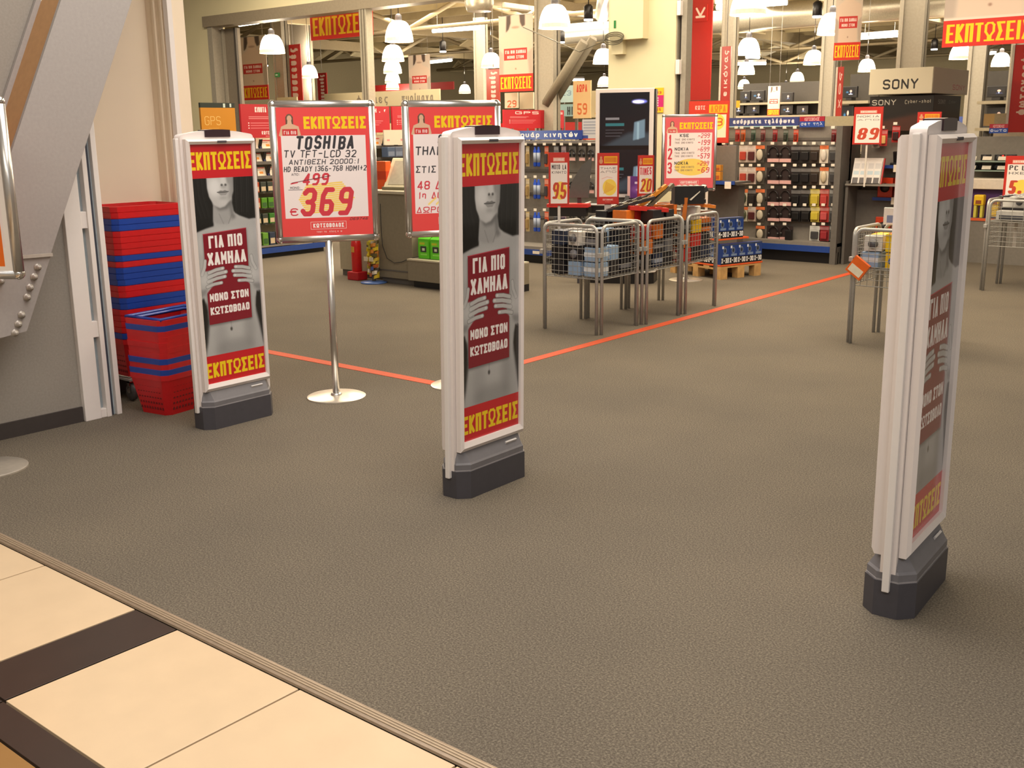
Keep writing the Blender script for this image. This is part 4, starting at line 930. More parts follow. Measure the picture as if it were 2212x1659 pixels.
obj('panel_sheet', MB().prism([(-.10, .88), (.10, .88), (.13, 1.28), (.03, 1.20), (-.06, 1.06), (-.10, .95)], .03, 'y', 0), M('slate_panel', (84, 82, 80), .6), cp)
obj('upright', MB().box(-.02, .03, .0, .02, .06, .9), DKGREY, cp)
obj('red_tray', MB().prism([(-.30, -.14), (.12, -.14), (.12, .03), (-.30, .03)], .035, 'z', .79), plain((200, 40, 36)), cp)
obj('tray_skirt', MB().box(-.28, -.12, .70, .10, .0, .79), BLACK, cp)
# ------------------------------------------------------------------ wall of phone accessories (faces the entrance)
PEG = M('peg_hook', (190, 188, 182), .3, .8)
def hang(kind, label, cat, loc, col, col2, group, h=.17, w_=.09, rz=0.0):
    """A hanging pack: backing card, product, peg hook and price tag."""
    t = thing({'headset': 'headset_pack', 'mouse': 'mouse_pack', 'bottle': 'bottle_pack'}.get(kind, 'blister_pack'), label, cat, loc, rz, group)
    k = (kind, col, col2, round(h, 3), round(w_, 3))
    if k in PK:
        for n_, me in PK[k]: link(n_, me, t)
        return t
    parts = []
    def P_(n_, mb, m): o = obj(n_, mb, m, t); parts.append((n_, o.data))
    P_('hook', MB().tube([(0, .05, .012), (0, -.05, .012), (0, -.062, .022)], .003, 5), PEG)
    P_('price_tag', MB().box(-.022, -.066, .012, .022, -.063, .042), plain((236, 228, 214)))
    if kind == 'bottle':
        for s in (-1, 1): P_('bottle', MB().lathe([(.016, -h), (.022, -h + .01), (.022, -.05), (.014, -.035), (.014, -.012), (.010, -.006)], 10, (s * w_ * .27, -.03, 0)), plain(col, .25)); P_('label_band', MB().lathe([(.0225, -h + .05), (.0228, -h + .05), (.0228, -.075), (.0225, -.075)], 10, (s * w_ * .27, -.03, 0)), plain(col2, .3))
    else:
        P_('backing_card', MB().box(-w_ / 2, -.022, -h, w_ / 2, -.019, 0), plain(col, .4))
        if kind == 'headset':
            P_('headband', MB().tube([(w_ * .32 * math.cos(a), -.034, -h * .42 + w_ * .36 * math.sin(a)) for a in [i * PI / 7 for i in range(-1, 9)]], .007, 6), plain(col2, .3))
            for s in (-1, 1): P_('ear_pad', MB().ball((s * w_ * .31, -.036, -h * .55), .020, .016, .026, 8, 6), plain(col2, .4))
            P_('insert', MB().box(-w_ * .4, -.026, -h * .97, w_ * .4, -.022, -h * .76), plain((216, 170, 166)))
        elif kind == 'mouse':
            P_('product', MB().ball((0, -.034, -h * .55), w_ * .36, .022, h * .34, 10, 8), plain(col2, .35)); P_('header', MB().box(-w_ / 2, -.025, -h * .2, w_ / 2, -.022, 0), plain((224, 120, 70)))
        else:
            P_('product', MB().box(-w_ * .34, -.050, -h * .86, w_ * .34, -.022, -h * .36, bev=.010), plain(col2, .4)); P_('header', MB().box(-w_ * .45, -.0245, -h * .26, w_ * .45, -.022, -h * .06), plain(tuple(min(255, int(c * .6 + 90)) for c in col)))
    PK[k] = parts
    return t
AY = 10.42
ax0, ax1 = -8.75, -6.95
aw = thing('accessory_shelf', 'grey peg wall unit of phone accessories under the blue header', 'shelf unit', ((ax0 + ax1) / 2, AY, 0)); hw = (ax1 - ax0) / 2
obj('back_panel', MB().box(-hw, 0, 0, hw, .04, 1.42), SHELFG, aw)
for z in (1.36, 1.06, .78, .50): obj('peg_rail', MB().box(-hw, -.012, z, hw, 0, z + .03), SHELFD, aw)
obj('base_deck', MB().box(-hw, -.40, .16, hw, 0, .20), SHELFG, aw); obj('kick_plate', MB().box(-hw, -.36, 0, hw, -.34, .10), BLACK, aw)
obj('blue_strip', MB().box(-hw, -.412, .10, hw, -.40, .165), BLUEP, aw)
for x in (-hw, 0, hw - .04): obj('upright', MB().box(x, -.02, 0, x + .04, 0, 1.46), SHELFD, aw)
for i in range(5): obj('price_tag', MB().box(-.72 + i * .33, -.415, .115, -.62 + i * .33, -.412, .15), plain((230, 220, 206)), aw)
obj('top_rail', MB().box(-hw, -.10, 1.40, hw, -.02, 1.43), plain((200, 196, 190)), aw)
ch = Cv(760, 90, (44, 70, 150))
for i in range(60): ch.box(i / 60, 0, (i + 1) / 60, 1, tuple(int(a_ + (b_ - a_) * abs(i - 26) / 34) for a_, b_ in zip((112, 130, 190), (40, 62, 140))))
ch.text('αξεσουάρ κινητών', .02, .16, .96, .9, (240, 240, 240), .16)
q0, q1 = yq(1078, 283, 10.28), yq(1257, 283, 10.28)
o = obj('header_sign', MB().card(q0[0], yq(1255, 301, 10.28)[2], q1[0], yq(1255, 281, 10.28)[2], 10.28, .02), ch.mat('accessory_header')); tag(o, 'blue header sign naming phone accessories over the accessory wall', 'sign')
cg = Cv(120, 160, (186, 186, 190))
for i in range(5): cg.box(.06, .1 + i * .14, .94, .17 + i * .14, (130, 134, 150), .7)
cg.box(0, .78, .3, 1, (60, 76, 140)); cg.box(0, .94, 1, 1, (190, 70, 50))
q0, q1 = yq(1258, 262, 10.3), yq(1300, 262, 10.3)
o = obj('info_board', MB().card(q0[0], yq(1258, 302, 10.3)[2], q1[0], yq(1258, 258, 10.3)[2], 10.3, .02), cg.mat('info_print')); tag(o, 'pale printed board next to the blue accessories header', 'sign')
rows = (312, 382, 453)
for r_, py in enumerate(rows):
    for c_, (px, kd, col, col2, w_, nm) in enumerate(((1098, 'blister', (196, 190, 180), (90, 90, 96), .09, 'grey card pack'), (1115, 'blister', (60, 60, 70), (130, 130, 136), .09, 'black card pack'), (1137, 'blister', (196, 130, 150), (208, 120, 160), .06, 'pink phone case pack'), (1148, 'blister', (190, 168, 120), (150, 124, 80), .055, 'tan phone case pack'), (1169, 'bottle', (40, 80, 190), (150, 160, 180), .10, 'blue bottle pair'), (1189, 'blister', (206, 84, 50), (60, 56, 60), .06, 'orange card pack'), (1210, 'blister', (120, 120, 126), (60, 60, 66), .07, 'slate card pack'), (1226, 'blister', (150, 130, 140), (70, 60, 80), .07, 'mauve card pack'), (1245, 'headset', (104, 100, 96), (26, 26, 30), .10, 'black round headset'), (1266, 'headset', (104, 100, 96), (30, 28, 30), .10, 'charcoal round headset'), (1286, 'headset', (104, 100, 96), (36, 36, 40), .09, 'black wire headset'))):
        p = yq(px, py + (0 if r_ < 2 or c_ < 8 else 0), AY)
        hang(kd, '%s hanging in the %s row of the phone accessory wall' % (nm, ('top', 'middle', 'bottom')[r_]), 'hanging pack', (p[0], AY - .055, p[2] - .02), col, col2, 'packs on the accessory wall', h=.24 if c_ < 6 else .17, w_=w_)
# ------------------------------------------------------------------ wall of headsets (faces the entrance)
HY = 12.1
h0, h1 = yq(1562, 400, HY)[0], yq(1832, 400, HY)[0]
hs = thing('headset_shelf', 'grey peg wall unit of headsets and mice under the blue telephone header', 'shelf unit', ((h0 + h1) / 2, HY, 0)); hw = (h1 - h0) / 2
obj('back_panel', MB().box(-hw, 0, 0, hw, .04, 1.56), SHELFG, hs)
obj('base_deck', MB().box(-hw, -.22, .20, hw, 0, .24), SHELFG, hs); obj('kick_plate', MB().box(-hw, -.18, 0, hw, -.16, .14), BLACK, hs)
obj('blue_strip', MB().box(-hw, -.232, .13, hw, -.22, .20), BLUEP, hs)
for z in (1.40, 1.17, .93, .70, .47): obj('peg_rail', MB().box(-hw, -.012, z, hw, 0, z + .03), SHELFD, hs)
obj('end_panel', MB().box(hw - .07, -.25, 0, hw, .30, 1.56), SHELFD, hs); obj('upright', MB().box(-hw, -.02, 0, -hw + .05, 0, 1.56), SHELFD, hs)
def header(name, txt, cols, l, rr, top, bot, Y, lab, split=None):
    cv = Cv(400, 60, cols[0])
    if split: cv.box(0, .45, 1, 1, split)
    cv.text(txt, .06, .14 if not split else .5, .94, .86 if not split else .92, (226, 226, 232), .17)
    if split: cv.text('ΚΩΤΣΟΒΟΛΟΣ', .2, .1, .8, .4, (230, 200, 200), .2)
    q0, q1 = yq(l, top, Y), yq(rr, top, Y); zb = yq(l, bot, Y)[2]
    o = obj('header_sign', MB().card(q0[0], zb, q1[0], q0[2], Y, .02), cv.mat(name)); return tag(o, lab, 'sign')
header('telephone_header', 'ασύρματα τηλέφωνα', ((58, 70, 130),), 1575, 1726, 255, 273, HY - .05, 'dark blue header sign for cordless telephones over the headset wall')
header('small_header', 'σετ τηλ', ((170, 40, 60),), 1728, 1781, 252, 275, HY - .05, 'small red and blue header sign beside the cordless telephones header', (40, 76, 160))
cols_ = [(1573, 'blister', (190, 60, 90), (210, 80, 120), .06), (1590, 'blister', (80, 110, 170), (120, 150, 210), .08), (1613, 'blister', (206, 190, 180), (176, 60, 46), .09), (1631, 'blister', (200, 180, 170), (80, 30, 34), .09), (1649, 'mouse', (70, 66, 60), (200, 190, 170), .09), (1678, 'headset', (48, 40, 40), (30, 26, 28), .14), (1704, 'headset', (52, 42, 42), (34, 30, 30), .14), (1726, 'blister', (32, 30, 32), (20, 20, 22), .10), (1747, 'blister', (40, 38, 36), (24, 24, 26), .10), (1767, 'blister', (62, 50, 40), (44, 36, 32), .09), (1787, 'mouse', (216, 206, 190), (214, 204, 190), .08), (1808, 'blister', (92, 90, 88), (60, 60, 62), .09)]
alt = {(1, 1): ('blister', (196, 70, 150), (216, 96, 170), .08), (2, 1): ('blister', (206, 84, 40), (190, 50, 30), .09), (3, 1): ('blister', (206, 84, 40), (190, 50, 30), .09), (2, 2): ('mouse', (210, 200, 180), (60, 70, 50), .09), (3, 2): ('mouse', (206, 200, 180), (80, 84, 60), .09), (2, 3): ('blister', (50, 40, 40), (40, 34, 34), .09), (2, 9): ('blister', (196, 176, 70), (190, 170, 60), .10), (3, 9): ('blister', (200, 180, 80), (196, 176, 60), .10), (2, 10): ('blister', (176, 60, 50), (180, 64, 60), .09), (3, 10): ('blister', (176, 56, 50), (190, 80, 80), .09), (4, 9): ('blister', (196, 196, 190), (60, 60, 62), .10), (4, 10): ('blister', (140, 40, 44), (150, 44, 50), .09), (1, 0): ('blister', (30, 30, 32), (26, 26, 28), .05), (1, 10): ('mouse', (216, 206, 190), (206, 190, 160), .08)}
NM = {'blister': 'blister pack', 'mouse': 'mouse-shaped pack', 'headset': 'double headset pack'}
def cname(c):
    r_, g_, b_ = c; mx, mn = max(c), min(c)
    if mx - mn < 24: return 'black' if mx < 50 else 'charcoal' if mx < 100 else 'grey' if mx < 170 else 'whitish'
    if r_ == mx and g_ > .75 * r_: return 'yellowish' if b_ < .6 * r_ else 'cream'
    if r_ == mx and b_ > .55 * r_: return 'pinkish'
    if r_ == mx: return 'orange' if g_ > .38 * r_ and r_ > 150 else 'brown' if r_ < 120 else 'red'
    if b_ == mx: return 'blue'
    return 'green'
for r_, py in enumerate((314, 361, 408, 446, 487)):
    if r_ == 4: rowcols = [4, 5, 6, 9, 10, 11]
    else: rowcols = range(12)
    for c_ in rowcols:
        px, kd, col, col2, w_ = cols_[c_]
        if (r_, c_) in alt: kd, col, col2, w_ = alt[(r_, c_)]
        p = yq(px, py, HY)
        hang(kd, '%s %s, %s row, %s column from the pallet, headset wall' % (cname(col2), NM[kd], ORD[r_ + 1], ORD[c_]), 'hanging pack', (p[0], HY - .055, p[2]), col, col2, 'packs on the headset wall', h=.20 if r_ < 3 else .175, w_=w_ * 1.32)
for k, (px, col) in enumerate(((1600, (196, 50, 44)), (1612, (200, 90, 40)), (1634, (60, 84, 70)), (1655, (120, 60, 60)), (1681, (150, 36, 40)), (1704, (70, 84, 70)), (1726, (206, 70, 44)), (1808, (130, 36, 40)))):
    p = yq(px, 280, HY); hang('blister', '%s card pack, %s along the sparse top row of the headset wall' % (cname(col), ORD[k]), 'hanging pack', (p[0], HY - .055, p[2]), col, tuple(int(c * .6) for c in col), 'cards on the sparse top row', h=.14, w_=.06)
p = yq(1718, 500, HY); tag(obj('headset_box', MB().box(p[0] - .06, HY - .16, .24, p[0] + .02, HY - .10, .36, bev=.01), BLACK), 'small black box standing on the base deck of the headset wall', 'boxed product')
# gondola end with blue shelf edge between column and headset wall
a, b_ = yq(1546, 402, 11.3), yq(1638, 392, 11.75)
t = thing('end_gondola', 'dark grey gondola end with a blue shelf edge behind the phone offers sign', 'shelf unit', (a[0] - .25, 11.35, 0), rad(0))
obj('back_panel', MB().box(-.1, .1, 0, .42, .16, 1.35), SHELFG, t); obj('shelf_board', MB().box(-.05, -.28, .93, .62, .1, .955), SHELFD, t); obj('blue_edge', MB().box(-.05, -.295, .925, .62, -.28, .965), BLUEP, t)
obj('lower_panel', MB().box(-.05, -.05, .1, .55, .1, .9), SHELFD, t); obj('kick_plate', MB().box(-.05, -.1, 0, .55, .1, .1), BLACK, t); obj('price_tag', MB().box(.50, -.30, .88, .58, -.296, .96), plain((226, 214, 200)), t)
for i, (z, h_) in enumerate(((.96, .10), (1.09, .07))): pack('orange carton on the blue-edged gondola end, %s of two' % ('lower', 'upper')[i], (a[0] + .02, 11.28, z + .0 if i == 0 else 1.066), (.12, .08, h_), (0, 0, .1), (224, 150, 50), (190, 90, 40), 0)
# ------------------------------------------------------------------ camera island with canopy
SYY = 13.4
a, b_ = yq(1880, 150, SYY), yq(2017, 150, SYY); zb = yq(1880, 205, SYY)[2]; yb = xq(2092, 165, b_[0])[1]
zt = a[2]
t = thing('canopy_sign', 'white box canopy lettered over the camera island near the picture edge', 'sign', (a[0], SYY, zb))
W_, D_ = b_[0] - a[0], min(yb - SYY, 2.2)
obj('canopy_box', MB().box(0, 0, 0, W_, D_, zt - zb), M('canopy_white', (214, 206, 184), .5), t)
cvy = Cv(400, 130, (214, 206, 184)); cvy.text('SONY', .22, .42, .78, .82, (40, 38, 38), .17); cvy.text('SONY', .222, .42, .782, .82, (40, 38, 38), .17)
obj('front_print', MB().card(.005, .005, W_ - .005, zt - zb - .005, -.004, .003), cvy.mat('canopy_print'), t)
cvz = Cv(400, 130, (206, 192, 176)); cvz.text('SONY', .55, .62, .92, .84, (196, 110, 120), .15)
obj('side_print', MB().card(.01, .005, D_ - .01, zt - zb - .005, -.004, .003).xf(Matrix.Translation((W_, 0, 0)) @ Matrix.Rotation(PI / 2, 4, 'Z')), cvz.mat('canopy_side_print'), t)
cb = Cv(500, 240, (26, 22, 20)); cb.text('SONY', .04, .10, .42, .26, (196, 190, 180), .17); cb.text('Cyber-shot', .56, .12, .96, .24, (170, 164, 150), .14); cb.poly([(0, .78), (.8, .5), (1, .55), (1, 1), (0, 1)], (74, 40, 30), 1, 10)
f0 = yq(1880, 207, SYY + .06); f1 = yq(2018, 207, SYY + .06); f2 = yq(1880, 283, SYY + .06)[2]
t2 = thing('fascia_panel', 'black fascia board with camera lettering under the white canopy', 'sign', (f0[0], SYY + .06, f2))
obj('board', MB().box(0, 0, 0, f1[0] - f0[0], 1.0, f0[2] - f2 - .01), M('fascia_black', (30, 25, 23), .4), t2)
obj('front_print', MB().card(0, 0, f1[0] - f0[0], f0[2] - f2 - .01, -.004, .003), cb.mat('fascia_print'), t2)
cb2 = Cv(300, 240, (30, 26, 25)); cb2.text('SONY', .15, .12, .42, .25, (130, 126, 120), .15); cb2.text('Cyber', .55, .13, .85, .24, (90, 86, 80), .15)
obj('side_print', MB().card(0, 0, 1.0, f0[2] - f2 - .01, -.004, .003).xf(Matrix.Translation((f1[0] - f0[0], 0, 0)) @ Matrix.Rotation(PI / 2, 4, 'Z')), cb2.mat('fascia_side_print'), t2)
obj('post', MB().box(.1, .35, -f2, f1[0] - f0[0] - .1, .5, 0), SHELFD, t2)
IY = 12.35
i0, i1 = yq(1856, 400, IY)[0], yq(1985, 400, IY)[0]
isl = thing('phone_island', 'grey island shelf of cordless phones and brochures below the black fascia', 'shelf unit', ((i0 + i1) / 2, IY, 0)); hw = (i1 - i0) / 2
obj('back_panel', MB().box(-hw, 0, 0, hw, .05, 1.42), SHELFG, isl)
obj('end_panel', MB().box(-hw - .0, -.40, 0, -hw + .03, .3, .95), SHELFD, isl)
obj('lower_front', MB().box(-hw, -.12, .1, -hw + .55, -.08, .84), SHELFD, isl)
for z, d_, b2 in ((.90, .42, 0), (1.10, .2, 1), (.74, .2, 1), (.30, .2, 1)):
    obj('shelf_board', MB().box(-hw if not b2 else -.1, -d_, z, hw, 0, z + .02), SHELFG if not b2 else SHELFD, isl)
    if b2: obj('blue_edge', MB().box(-.1, -d_ - .01, z - .01, hw, -d_, z + .025), BLUEP, isl); obj('price_tag', MB().box(.12, -d_ - .014, z - .05, .24, -d_ - .01, z + .03), plain((230, 216, 196)), isl)
obj('kick_plate', MB().box(-hw, -.1, 0, hw, -.06, .1), BLACK, isl)
for k, (px, py, col, col2, nm) in enumerate(((1915, 280, (196, 60, 60), (230, 190, 120), 'red phone card'), (1942, 272, (170, 40, 40), (50, 30, 30), 'dark red phone card'), (1899, 284, (150, 140, 130), (90, 90, 90), 'grey phone card'))):
    p = yq(px, py, IY); hang('blister', '%s hanging on the island back panel under the black fascia' % nm, 'hanging pack', (p[0], IY - .055, p[2]), col, col2, 'cards on the island', h=.18, w_=.09)
p = yq(1942, 328, IY); t = thing('cordless_phone', 'black cordless phone standing on the blue-edged shelf under the fascia', 'telephone', (p[0], IY - .10, 1.12)); obj('cradle', MB().box(-.05, -.03, 0, .05, .03, .03, bev=.01), BLACK, t); obj('handset', MB().obox((0, .0, .085), (.02, 0, 0), (0, .012, .004), (0, -.02, .065)), BLACK, t)
# brochure rack
a = yq(1868, 378, 11.92)
t = thing('brochure_rack', 'white leaning brochure rack with four slots on the island shelf', 'rack', (a[0], 11.95, .92), rad(8))
cbz = Cv(160, 240, (206, 200, 196)); cbz.box(.1, .1, .9, .35, (180, 176, 176)); cbz.box(.1, .45, .9, .62, (140, 170, 190), .6); cbz.box(.1, .75, .9, 1, (60, 50, 52))
LB_ = cbz.mat('leaflet_print')
obj('rack_back', MB().obox((0, .06, .14), (.16, 0, 0), (0, .06, .14), (0, -.006, .004)), plain((208, 202, 196)), t)
for i in range(4): obj('leaflet', MB().card(-.038, 0, .038, .26, 0, .006).xf(Matrix.Translation((-.115 + i * .077, -.02, .012)) @ Matrix.Rotation(rad(-23), 4, 'X')), LB_, t)
obj('side_wing', MB().prism([(0, 0), (.04, 0), (.16, .28), (.11, .28)], .008, 'x', .165), plain((206, 60, 60)), t)
for j, z in enumerate((.762, .322)):
    for i in range(3):
        pack('red and black %s carton, %s along the %s island shelf' % (('speaker', 'radio')[j], ORD[i], ('middle', 'low')[j]), (i0 + hw + .02 + i * .19, IY - .09, z), (.17, .14, .22), (0, 0, 0), (196, 56, 26) if j == 0 else (190, 60, 30), (34, 26, 26), 2, 'red cartons on the island')
# ------------------------------------------------------------------ camera counter by the picture edge
CYY = 13.2
c0x = yq(2088, 400, CYY)[0]
t = thing('camera_counter', 'white and purple camera counter with glass shelves near the picture edge', 'counter', (c0x, CYY, 0))
obj('back_panel', MB().box(-.1, .35, .1, 1.6, .4, 1.42), SHELFG, t)
zc = yq(2130, 385, CYY)[2]
obj('counter_body', MB().box(-.1, -.05, .05, 1.6, .35, zc - .12), M('counter_purple', (74, 40, 96), .5), t)
obj('counter_top', MB().box(-.12, -.12, zc - .12, 1.62, .36, zc, bev=.01), M('counter_white', (224, 212, 196), .35), t)
for i, py in enumerate((348, 368)):
    z = yq(2130, py, CYY)[2]; obj('glass_shelf', MB().box(-.1, 0, z - .012, 1.6, .34, z), M('shelf_glass', (150, 170, 160), .15), t)
    for k in range(6):
        x = .02 + k * .17; tg = obj('price_card', MB().obox((x, .05, z + .03), (.05, 0, 0), (0, .012, .02), (0, -.003, .002)), plain((226, 216, 200)), t)
for i, (px, py, nm, col) in enumerate(((2130, 325, 'upper', BLACK), (2160, 326, 'upper', BLACK), (2185, 326, 'upper', BLACK), (2110, 345, 'lower', BLACK), (2155, 347, 'lower', BLACK))):
    z = yq(2130, (348, 368)[i > 2], CYY)[2]; p = yq(px, py, CYY + .18)
    cmr = thing('digital_camera', 'black digital camera, %s on the %s glass shelf of the camera counter' % (ORD[i if i < 3 else i - 3], nm), 'camera', (p[0], CYY + .2, z + .002), 0, 'cameras on the glass shelves')
    obj('camera_body', MB().box(-.055, -.02, 0, .055, .02, .07, bev=.006), BLACK, cmr); obj('lens', MB().lathe([(.026, 0), (.026, .03), (.02, .034)], 12).xf(Matrix.Translation((0, -.02, .035)) @ Matrix.Rotation(PI / 2, 4, 'X')), DKGREY, cmr)
    if i == 1: obj('red_light', MB().ball((.04, -.022, .05), .012, .006, .012), M('red_led', (255, 30, 20), .3, emit=3), cmr)
for k, (px, py, s_) in enumerate(((2120, 402, .07), (2153, 418, .06))):
    p = yq(px, py, CYY - .16)
    y_ = thing('gadget_figure', ('yellow boxy gadget with legs standing before the purple counter', 'yellow upright gadget case standing before the purple counter')[k], 'toy', (p[0], CYY - .17, zc - .42))
    obj('body', MB().box(-.055, -.05, .12, .055, .05, .24, bev=.015) if k == 0 else MB().box(-.045, -.05, .0, .045, .05, .19, bev=.02), plain((238, 196, 30)), y_)
    if k == 0:
        for s in (-1, 1): obj('leg', MB().box(s * .035 - .016, -.04, -.02, s * .035 + .016, .04, .13, bev=.008), plain((210, 200, 80)), y_)
    obj('lid', MB().box(-.03, -.055, .14, .03, -.05, .18), plain((150, 80, 40)), y_)
st_ = thing('display_plinth', 'low grey plinth in front of the purple counter', 'plinth', (c0x, CYY - .25, 0)); obj('plinth_body', MB().box(-.05, 0, 0, 1.5, .19, zc - .45), SHELFG, st_); obj('plinth_edge', MB().box(-.05, -.01, zc - .47, 1.5, 0, zc - .44), plain((216, 96, 50)), st_)
header('camera_header', 'φωτο', ((170, 40, 56),), 2138, 2178, 268, 288, CYY + .3, 'small red and blue header sign above the camera counter', (40, 76, 160))
# ------------------------------------------------------------------ left side: phone department along x = -11.3
GX = -11.3
def phone_run(label, u0, LN):
    unit = thing('phone_shelf', label, 'shelf unit', (GX, 7.7 + u0, 0), PI / 2)
    obj('back_panel', MB().box(0, .30, 0, LN, .34, 1.50), M('ivory_back', (206, 196, 170), .6), unit)
    for z in (.16, .42, .62, .82, 1.02, 1.20, 1.36): obj('shelf_board', MB().box(0, -.05 if z > .2 else -.25, z - .02, LN, .30, z), SHELFG, unit)
    for z in (1.02, 1.20, 1.36): obj('shelf_edge', MB().box(0, -.06, z - .035, LN, -.05, z + .005), SHELFD, unit)
    n = max(2, int(LN / 1.2))
    for k in range(n + 1): obj('upright', MB().box(k * LN / n - .02, -.03, 0, k * LN / n + .02, .0, 1.5), SHELFD, unit)
    obj('blue_strip', MB().box(0, -.265, .06, LN, -.25, .13), BLUEP, unit); obj('kick_plate', MB().box(0, -.2, 0, LN, -.18, .07), BLACK, unit)
phone_run('grey shelf run of phones and games between the first gate and the television sign', 0, 1.80)
phone_run('grey shelf run behind the service counter under the red boards', 2.75, 4.0)
def gpos(px, py): 
    p = xq(px, py, GX); return p[1] - 7.7, p[2]
# red header boards, GPS board
cgps = Cv(240, 190, (196, 130, 20)); cgps.box(0, 0, 1, .17, (28, 40, 36)); cgps.box(.66, .02, .72, .16, (200, 216, 210)); cgps.box(.85, .02, .9, .14, (200, 216, 210)); cgps.text('GPS', .1, .46, .56, .76, (226, 190, 120), .07); cgps.box(.2, .86, .5, .89, (210, 160, 80), .6)
u0, z1 = gpos(421, 222); u1, z0 = gpos(500, 285)
o = obj('header_board', MB().card(0, 0, u1 - u0, z1 - z0, 0, .03), cgps.mat('gps_print'), None, (GX + .10, 7.7 + u0, z0), PI / 2); tag(o, 'gold board lettered GPS beside the white pilaster', 'sign'); obj('mount', MB().box(.02, .031, -.2, .06, .05, .02).box(u1 - u0 - .06, .031, -.2, u1 - u0 - .02, .05, .02), SHELFD, o)
def red_board(name, head, foot):
    cv = Cv(300, 210, (180, 26, 40)); cv.text(head, .3, .08, .94, .24, (240, 226, 224), .17)
    for k in range(2): cv.box(.16, .36 + .055 * k, .66 - .06 * k, .385 + .055 * k, (230, 180, 180), .7)
    for k in range(3): cv.box(.14, .54 + .075 * k, .165, .575 + .075 * k, (236, 200, 200)); cv.box(.19, .545 + .075 * k, .86 - .04 * k, .57 + .075 * k, (224, 150, 154), .7)
    if foot: cv.text('ΚΩΤΣΟΒΟΛΟΣ', .42, .80, .84, .90, (244, 230, 228), .2); cv.box(.5, .94, .78, .965, (224, 160, 160), .7)
    return cv.mat(name)
for k, (l, rr, tp, bt, head) in enumerate(((508, 612, 225, 297, 'ΚΙΝΗΤΑ ΤΗΛΕΦΩΝΑ'), (722, 832, 229, 286, 'ΣΥΝΔΕΣΗ .gr'), (836, 905, 230, 284, 'GPS'), (1078, 1158, 237, 277, 'GPS'), (1159, 1208, 238, 277, 'ΤΗΛΕΦΩΝΑ'))):
    u0, z1 = gpos(l, tp); u1, z0 = gpos(rr, bt)
    nm = ('above the phone shelf right of the gold board', 'between the two framed signs, first part', 'between the two framed signs, second part', 'over the blue accessories header, first part', 'over the blue accessories header, second part')[k]
    o = obj('header_board', MB().card(0, 0, u1 - u0, z1 - z0, 0, .03), red_board('red_board_%d' % k, head, k == 0), None, (GX + .10, 7.7 + u0, z0), PI / 2); tag(o, 'red header board ' + nm, 'sign')
    obj('mount', MB().box(.02, .031, -.12, .06, .05, .02).box(u1 - u0 - .06, .031, -.12, u1 - u0 - .02, .05, .02), SHELFD, o)
# white boards under the headers, phone stands with price cards, boxes
cw = Cv(200, 100, (204, 196, 178)); cw.box(.1, .62, .2, .74, (206, 90, 100), .6); cw.box(.6, .6, .76, .74, (206, 90, 110), .6)
u0, z1 = gpos(812, 281); u1, z0 = gpos(872, 312)
o = obj('info_board', MB().card(0, 0, u1 - u0, z1 - z0, 0, .02), cw.mat('ivory_print'), None, (GX + .16, 7.7 + u0, z0), PI / 2); tag(o, 'ivory board with pink marks under the red boards between the framed signs', 'sign')
cpz = Cv(100, 90, (228, 214, 196)); cpz.box(.05, .04, .95, .16, (206, 70, 60)); cpz.box(.4, .5, .75, .75, (226, 140, 40)); cpz.box(.1, .3, .6, .36, (150, 130, 120))
CARD = cpz.mat('phone_card_print')
ph_me = {}
def phone_stand(label, u, z):
    t = thing('phone_stand', label, 'mobile phone', (GX + .02, 7.7 + u, z), PI / 2, 'phones with price cards')
    if not ph_me:
        a = obj('card', MB().card(0, 0, .17, .12, 0, .004).xf(Matrix.Rotation(rad(-20), 4, 'X')), CARD, t); c = obj('phone', MB().obox((-.04, -.01, .065), (.022, 0, 0), (0, .008, .002), (0, -.018, .055)), BLACK, t); d = obj('stand', MB().box(-.055, -.02, 0, -.025, .03, .03), M('stand_blue', (40, 50, 96), .4), t)
        ph_me.update(card=a.data, phone=c.data, stand=d.data)
    else:
        for n_, me in ph_me.items(): link(n_, me, t)
for zi, z in enumerate((1.36, 1.20, 1.02)):
    for gi, (us, where) in enumerate((([.80, 1.03, 1.26, 1.49, 1.72], 'from the pilaster'), ([2.95, 3.2, 3.45, 3.7], 'in the gap between the framed signs'))):
        if gi and zi == 1: continue
        for j, u in enumerate(us): phone_stand('phone with price card, %s %s, %s phone shelf' % (ORD[j], where, ('top', 'second', 'third')[zi]), u + zi * .05, z)
gcol = [(84, 140, 40), (60, 116, 44), (100, 150, 54), (170, 74, 48), (60, 66, 60)]
for zi, z in enumerate((.82, .62, .42, .16)):
    for j in range(10):
        c = random.choice(gcol) if zi < 3 else random.choice(gcol + [(50, 60, 80)])
        pack('%s game box, %s from the pilaster, %s lower shelf' % (cname(c), ORD[j], ('first', 'second', 'third', 'floor')[zi]), (GX + .06 + (.12 if zi == 3 else 0), 7.7 + .72 + j * .108, z + .001), (.085, .10, .13 if zi < 3 else .16), (0, 0, PI / 2), c, (60, 96, 50) if c[1] > 120 else (200, 180, 150), 0, 'game boxes on the low shelves')
for j in range(4):
    u, z = gpos(822 + 17 * j, 330); pack(('blue-grey', 'slate', 'grey-blue', 'cream')[j] + ' carton on the phone run between the two framed signs', (GX + .16, 7.7 + u, 1.205), (.15, .12, .14), (0, 0, PI / 2), ((70, 84, 110), (84, 92, 112), (64, 74, 96), (222, 206, 180))[j], (110, 120, 140) if j < 3 else (220, 130, 50), 0)
